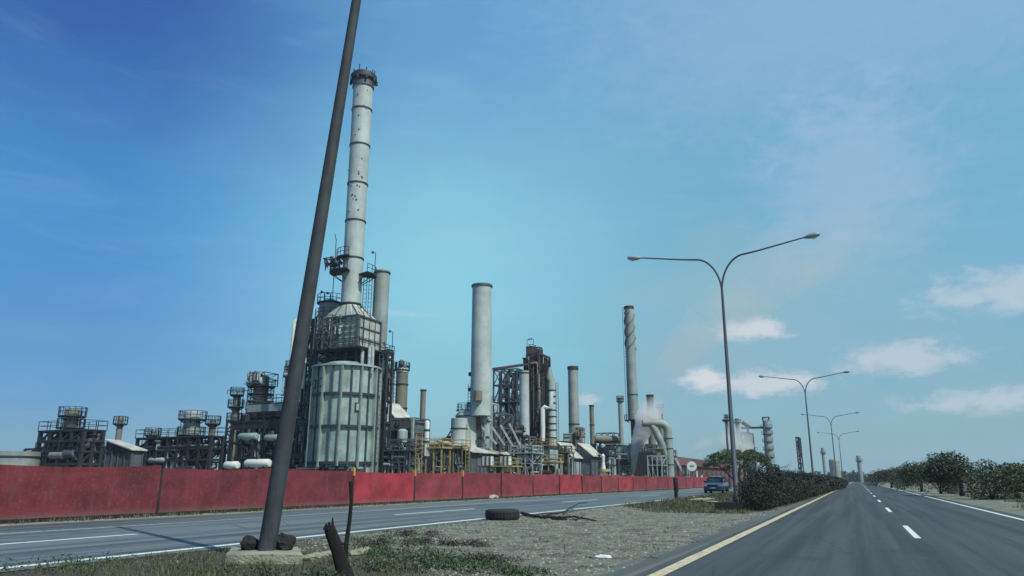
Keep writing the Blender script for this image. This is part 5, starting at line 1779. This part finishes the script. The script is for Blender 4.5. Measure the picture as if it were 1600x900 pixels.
for a_, b_, c_, D_, ys_, sd, m_, lab in (
        (672, 700, 712, 121, (722, 706, 694), 201, 'steel_mid', 'steel frame of pipes behind the yellow railed access platform'),
        (798, 832, 846, 121, (724, 708, 696), 202, 'steel_pale', 'pale steel pipe frame in front of the white column'),
        (862, 884, 893, 138, (726, 711, 697), 203, 'steel_mid', 'grey steel pipe frame between brown tower and capped chimney'),
        (936, 950, 962, 132, (726, 712, 698), 204, 'steel_dark', 'dark steel pipe frame right of the heater cabins'),
        (984, 1000, 1008, 170, (724, 708, 694), 205, 'steel_rust', 'rusty steel pipe frame behind the steam'),
        (1026, 1046, 1056, 150, (728, 712, 702), 206, 'steel_mid', 'grey pipe frame at the foot of the bent duct'),
        (592, 640, 655, 95.5, (722, 704, 686), 207, 'steel_mid', 'low scaffolding frame close before the clad block')):
    rack('process_rack', lab, foot(a_, b_, c_, 715, D_), 0, [zz(y, D_) for y in ys_], 3, 1, sd, mat=m_, w=.16, pipes=56, drums=5, rmax=.22, brace=.8,
         mats=('steel_mid', 'steel_pale', 'steel_dark', 'cladding_pale'), decks=[zz(ys_[1], D_)])
for px_, yt_, yb_, w_, D_, m_, l_ in ((846, 706, 740, 9, 130, 'cladding_pale', 'short pale vessel below the brown tower platforms'), (908, 704, 740, 10, 146, 'white_metal', 'short white vessel between the two heater cabins'),
                                   (955, 700, 740, 8, 150, 'stack_grey', 'short grey vessel left of the pale green round furnace'), (1003, 690, 740, 9, 160, 'stack_grey', 'grey vessel just behind the steam plume'),
                                   (695, 712, 740, 12, 118, 'cladding_pale', 'squat pale vessel behind the yellow railed access platform'), (676, 704, 740, 7, 118, 'white_metal', 'thin white vessel right of the clad block')):
    stack('short_vessel', 'vessel', l_, px_, yt_, yb_, w_, D_, m_, z0=0, dome=True, rings=((yt_ + yb_) // 2,), seg=20, plats=((yt_ + 6, .4),))
# ------------------------------------------------------------------ beyond the fence end
D = 175
f = foot(1052, 1062, 1152, 735, D)
t = thing('brick_hall', 'long low red brown brick hall behind the end of the fence', 'building', ((f[0] + f[1]) / 2, (f[2] + f[3]) / 2, 0))
z1 = zz(726, D); zr = zz(713, D)
b = MB(); b.box(*f, 0, z1); b.build('wall', 'brick_red', t)
b = MB(); xm = (f[0] + f[1]) / 2
b.add([(f[0] - .6, f[2] - .5, z1 - .1), (f[1] + .6, f[2] - .5, z1 - .1), (xm, f[2] - .5, zr), (f[0] - .6, f[3] + .5, z1 - .1), (f[1] + .6, f[3] + .5, z1 - .1), (xm, f[3] + .5, zr)], [(0, 1, 2), (3, 5, 4), (1, 4, 5, 2), (0, 2, 5, 3), (0, 3, 4, 1)])
b.build('roof', 'roof_red', t)
for k in range(12):
    y = f[2] + (f[3] - f[2]) * (k + .5) / 12
    b = MB(); b.box(f[1] + .01, f[1] + .08, y - 1.2, y + 1.2, z1 * .35, z1 * .75); w_ = b.build('window', 'cladding_dark', t)
for k, (x0, y0, x1, y1, lab) in enumerate(((1055, 716, 1067, 738, 'pale sloping chute left of the round white sign'),)):
    b = MB(); b.beam(at(x0, y0, 150), at(x1, y1, 150), .5)
    tag(b.build('sloping_chute', 'steel_pale', origin=tuple(at(x1, y1, 150))), lab, 'chute')
D = 130
building('small_hut', 'hut', 'small grey green hut below the round white sign', foot(1066, 1072, 1078, 738, 134), zz(731, 134), 'furnace_plate', 'steel_mid', overhang=.1)
# round sign
c = at(1081, 728.5, D); R_ = 7.4 * mpp(728, D)
t = thing('round_sign', 'round white disc sign with dark central mark above the fence end', 'sign', (c.x, c.y, 0))
b = MB(); b.beam((c.x, c.y + .1, 0), (c.x, c.y + .1, c.z), .2); b.build('sign_post', 'steel_mid', t)
n = (EYEV - c); n.z = 0; n.normalize()
b = MB(); b.tube([c + n * .05, c + n * .16], R_, 32); d = b.build('disc', 'sign_white', t)
side = Vector((0, 0, 1)).cross(n)
b = MB()
for s0, z0, s1, z1 in ((-.30, .30, -.30, -.12), (-.30, -.12, -.42, -.12), (-.12, .22, -.12, -.20), (-.12, .22, .02, .02), (.02, .02, .16, .22), (.16, .22, .16, -.20), (.34, .24, .34, -.16), (.34, .24, .48, .10)):
    b.beam(c + n * .17 + side * s0 * R_ + Vector((0, 0, z0 * R_)), c + n * .17 + side * s1 * R_ + Vector((0, 0, z1 * R_)), .10, .02)
b.build('lettering', 'sign_mark', d)
for px, y0, y1, m, lab in ((1089, 737, 748, 'white_metal', 'small white topped post right of the round sign'), (1097, 743, 752, 'white_metal', 'short white curved vent pipe near the fence end')):
    q = at(px, y1, D - 4); b = MB(); b.tube([(q.x, q.y, 0), (q.x, q.y, zz(y0 + 1, D - 4)), Vector((q.x, q.y, zz(y0, D - 4))) + Rh * .15], [.12, .16, .2], 8)
    tag(b.build('vent_post', m, origin=(q.x, q.y, 0)), lab, 'post')

# distant distillation units
D = 300
t, c, *_ = stack('distant_column', 'column', 'distant slender column with many platforms right of the tree', 1204, 657, 740, 13, D, 'stack_grey', 10.5, z0=0, plats=((668, 1.0), (678, .8), (690, .6), (702, .6), (714, .6)), ladder_side=1, ring_mat='steel_mid')
frame(t, [c.x - 1.2, c.x + 1.2, c.y - 1.2, c.y + 1.2], zz(657, D), [zz(652, D)], 1, 1, .3, 'steel_dark', 1, 5, name='top_frame')
pipework(t, [c.x + 1.5, c.x + 4.2, c.y - 2, c.y], 1, zz(728, D), 16, 141, rmax=.3, drums=2)
rack('distant_tower', 'small distant frame of pipes at the foot of the distant slender column', foot(1207, 1212, 1217, 735, D - 4), 0, [zz(y, D - 4) for y in (738, 726)], 1, 1, 142, pipes=26, w=.4, rmax=.4)
D = 280
f = foot(1160, 1172, 1178, 700, D)
t = rack('distillation_unit', 'distant stepped distillation tower half hidden by smoke behind the lamp post', f, 0, [zz(y, D) for y in (735, 720, 705, 690, 676)], 2, 1, 151, pipes=90, mats=('steel_mid', 'steel_dark', 'steel_rust'), drums=9, rmax=.5, w=.6,
         decks=[zz(y, D) for y in (720, 705, 690)])
stack('distant_column', 'column', 'distant dark column just left of the lamp post', 1142, 648, 740, 5, D, 'steel_mid', 4, z0=0, plats=((652, .6),))
stack('distant_column', 'column', 'distant smoky column behind the lamp post, left part of the distillation tower', 1158, 654, 740, 8, D, 'stack_tan', 6, z0=0, plats=((660, .8), (680, .8)))
b = MB(); b.box(f[0], f[0] + 8.5, f[2], f[2] + 1.2, zz(670, D), zz(667, D))
b.tube([at(1160, 660, D), at(1172, 668, D)], .7, 8)
q = at(1168, 668, D); b.beam(Vector((q.x, q.y, zz(678, D))), Vector((q.x, q.y, zz(668, D))), .9)
tag(b.build('boom_platform', 'steel_dark', origin=tuple(at(1170, 670, D))), 'dark horizontal boom sticking out right from the smoky distillation tower', 'boom')
t = rack('distant_mast', 'thin distant lattice mast at the right over the hedge', foot(1245, 1249, 1252, 700, 260), 0, [zz(y, 260) for y in (730, 718, 706, 694, 683)], 1, 1, 152, pipes=6, w=.35, cat='mast', brace=1.0)
for i, (px, yt, w_, lab) in enumerate(((1290, 700, 9, 'distant pale column over the hedge far to the right'), (1345, 712, 12, 'distant slim column low on the right horizon'), (1306, 716, 16, 'distant squat tank low behind the hedge far to the right'))):
    stack('distant_column', 'column', lab, px, yt, 745, w_ * (.55 if i < 2 else 1), 420, 'stack_grey', z0=0, dome=i > 1, plats=((yt + 8, .7),) if i < 2 else ())
for px, y, w_, lab in ((1228, 738, 30, 'small dark scrub tree behind the hedge right of the distant column'), (1085, 741, 22, 'small scrub tree beside the round sign')):
    bush_tree(px, y, w_, 150, lab, 'leaf_tree', leaf=.16, n=1200)


# ------------------------------------------------------------------ steam and smoke
def plume_mat(name, col, dens, scale, dist_=1.2, thr=0.42):
    m = bpy.data.materials.new(name); m.use_nodes = True
    t = m.node_tree
    for nd in list(t.nodes):
        if nd.type != 'OUTPUT_MATERIAL': t.nodes.remove(nd)
    out = [nd for nd in t.nodes if nd.type == 'OUTPUT_MATERIAL'][0]
    w = NT(t)
    v = w.n('ShaderNodeVolumePrincipled')
    v.inputs['Color'].default_value = col + (1,)
    v.inputs['Anisotropy'].default_value = 0.25
    tc = w.n('ShaderNodeTexCoord')
    nz = w.noise(tc.outputs['Object'], scale, 5, 0.6, dist_)
    # soft fall-off from the axis: attribute free, uses generated coordinates of the plume's own box
    sx = w.n('ShaderNodeSeparateXYZ'); w.put(sx.inputs[0], tc.outputs['Generated'])
    a = w.m('SUBTRACT', sx.outputs[0], 0.5); b_ = w.m('SUBTRACT', sx.outputs[1], 0.5)
    e = w.m('SUBTRACT', 1.0, w.m('MULTIPLY', w.m('SQRT', w.m('ADD', w.m('MULTIPLY', a, a), w.m('MULTIPLY', b_, b_))), 2.0))
    fade = w.ramp(sx.outputs[2], 1.02, 0.30)
    d = w.m('MULTIPLY', w.ramp(nz, thr, thr + .22), fade)
    w.put(v.inputs['Density'], w.m('MULTIPLY', d, dens))
    t.links.new(v.outputs[0], out.inputs['Volume'])
    MATS[name] = m


plume_mat('steam_white', (0.99, 0.99, 0.97), 2.4, 0.45, thr=.26)
plume_mat('smoke_pale', (0.96, 0.96, 0.92), 0.26, 0.12, thr=.28)
plume_mat('smoke_thin', (0.95, 0.94, 0.88), 0.065, 0.045, thr=.34)


def plume(name, mat, label, pts, D):
    """pts: (px, py, half width in px)"""
    P = [at(x, y, D) for x, y, w in pts]; R_ = [w * mpp(y, D) for x, y, w in pts]
    b = MB(); vs = []
    fine = []; fr = []
    for i in range(len(P) - 1):
        for k in range(4):
            f_ = k / 4
            fine.append(P[i].lerp(P[i + 1], f_) + Vector((0, 0, 0))); fr.append((R_[i] + (R_[i + 1] - R_[i]) * f_) * (1 + .18 * noise.noise(Vector((i + f_, 2.2, len(pts))) * 1.9)))
    fine.append(P[-1]); fr.append(R_[-1] * .3)
    b.tube(fine, fr, 14)
    o = b.build(name, mat, origin=tuple(P[0]))
    kind(o, 'stuff')
    return o


plume('steam', 'steam_white', '', [(989, 744, 2), (990, 728, 4), (993, 708, 8), (998, 688, 11), (1006, 668, 16), (1014, 650, 20), (1018, 636, 20), (1018, 620, 16)], 146)
plume('smoke', 'smoke_pale', '', [(1140, 730, 14), (1142, 712, 20), (1150, 694, 26), (1155, 676, 24), (1156, 662, 16), (1154, 650, 8)], 255)
plume('smoke', 'smoke_pale', '', [(1086, 716, 2), (1087, 706, 4), (1092, 698, 7), (1100, 691, 10), (1108, 687, 10), (1114, 683, 6)], 290)


plume('smoke', 'smoke_thin', '', [(1016, 640, 14), (1026, 610, 20), (1048, 575, 26), (1085, 530, 36), (1130, 480, 46), (1190, 430, 56), (1270, 380, 66), (1360, 340, 60)], 170)
# ------------------------------------------------------------------ haze
def haze():
    m = bpy.data.materials.new('haze_air'); m.use_nodes = True
    t = m.node_tree
    for nd in list(t.nodes):
        if nd.type != 'OUTPUT_MATERIAL': t.nodes.remove(nd)
    out = [nd for nd in t.nodes if nd.type == 'OUTPUT_MATERIAL'][0]
    v = t.nodes.new('ShaderNodeVolumePrincipled')
    v.inputs['Color'].default_value = (0.80, 0.90, 0.95, 1)
    v.inputs['Density'].default_value = 0.0002
    v.inputs['Anisotropy'].default_value = 0.2
    t.links.new(v.outputs[0], out.inputs['Volume'])
    MATS['haze_air'] = m
    b = MB(); b.box(-1450, 1450, -250, 2350, -1.0, 75)
    kind(b.build('haze', 'haze_air'), 'stuff')


HAZE = True
if HAZE: haze()
for o in C.objects:
    if '_o' in o.keys(): del o['_o']
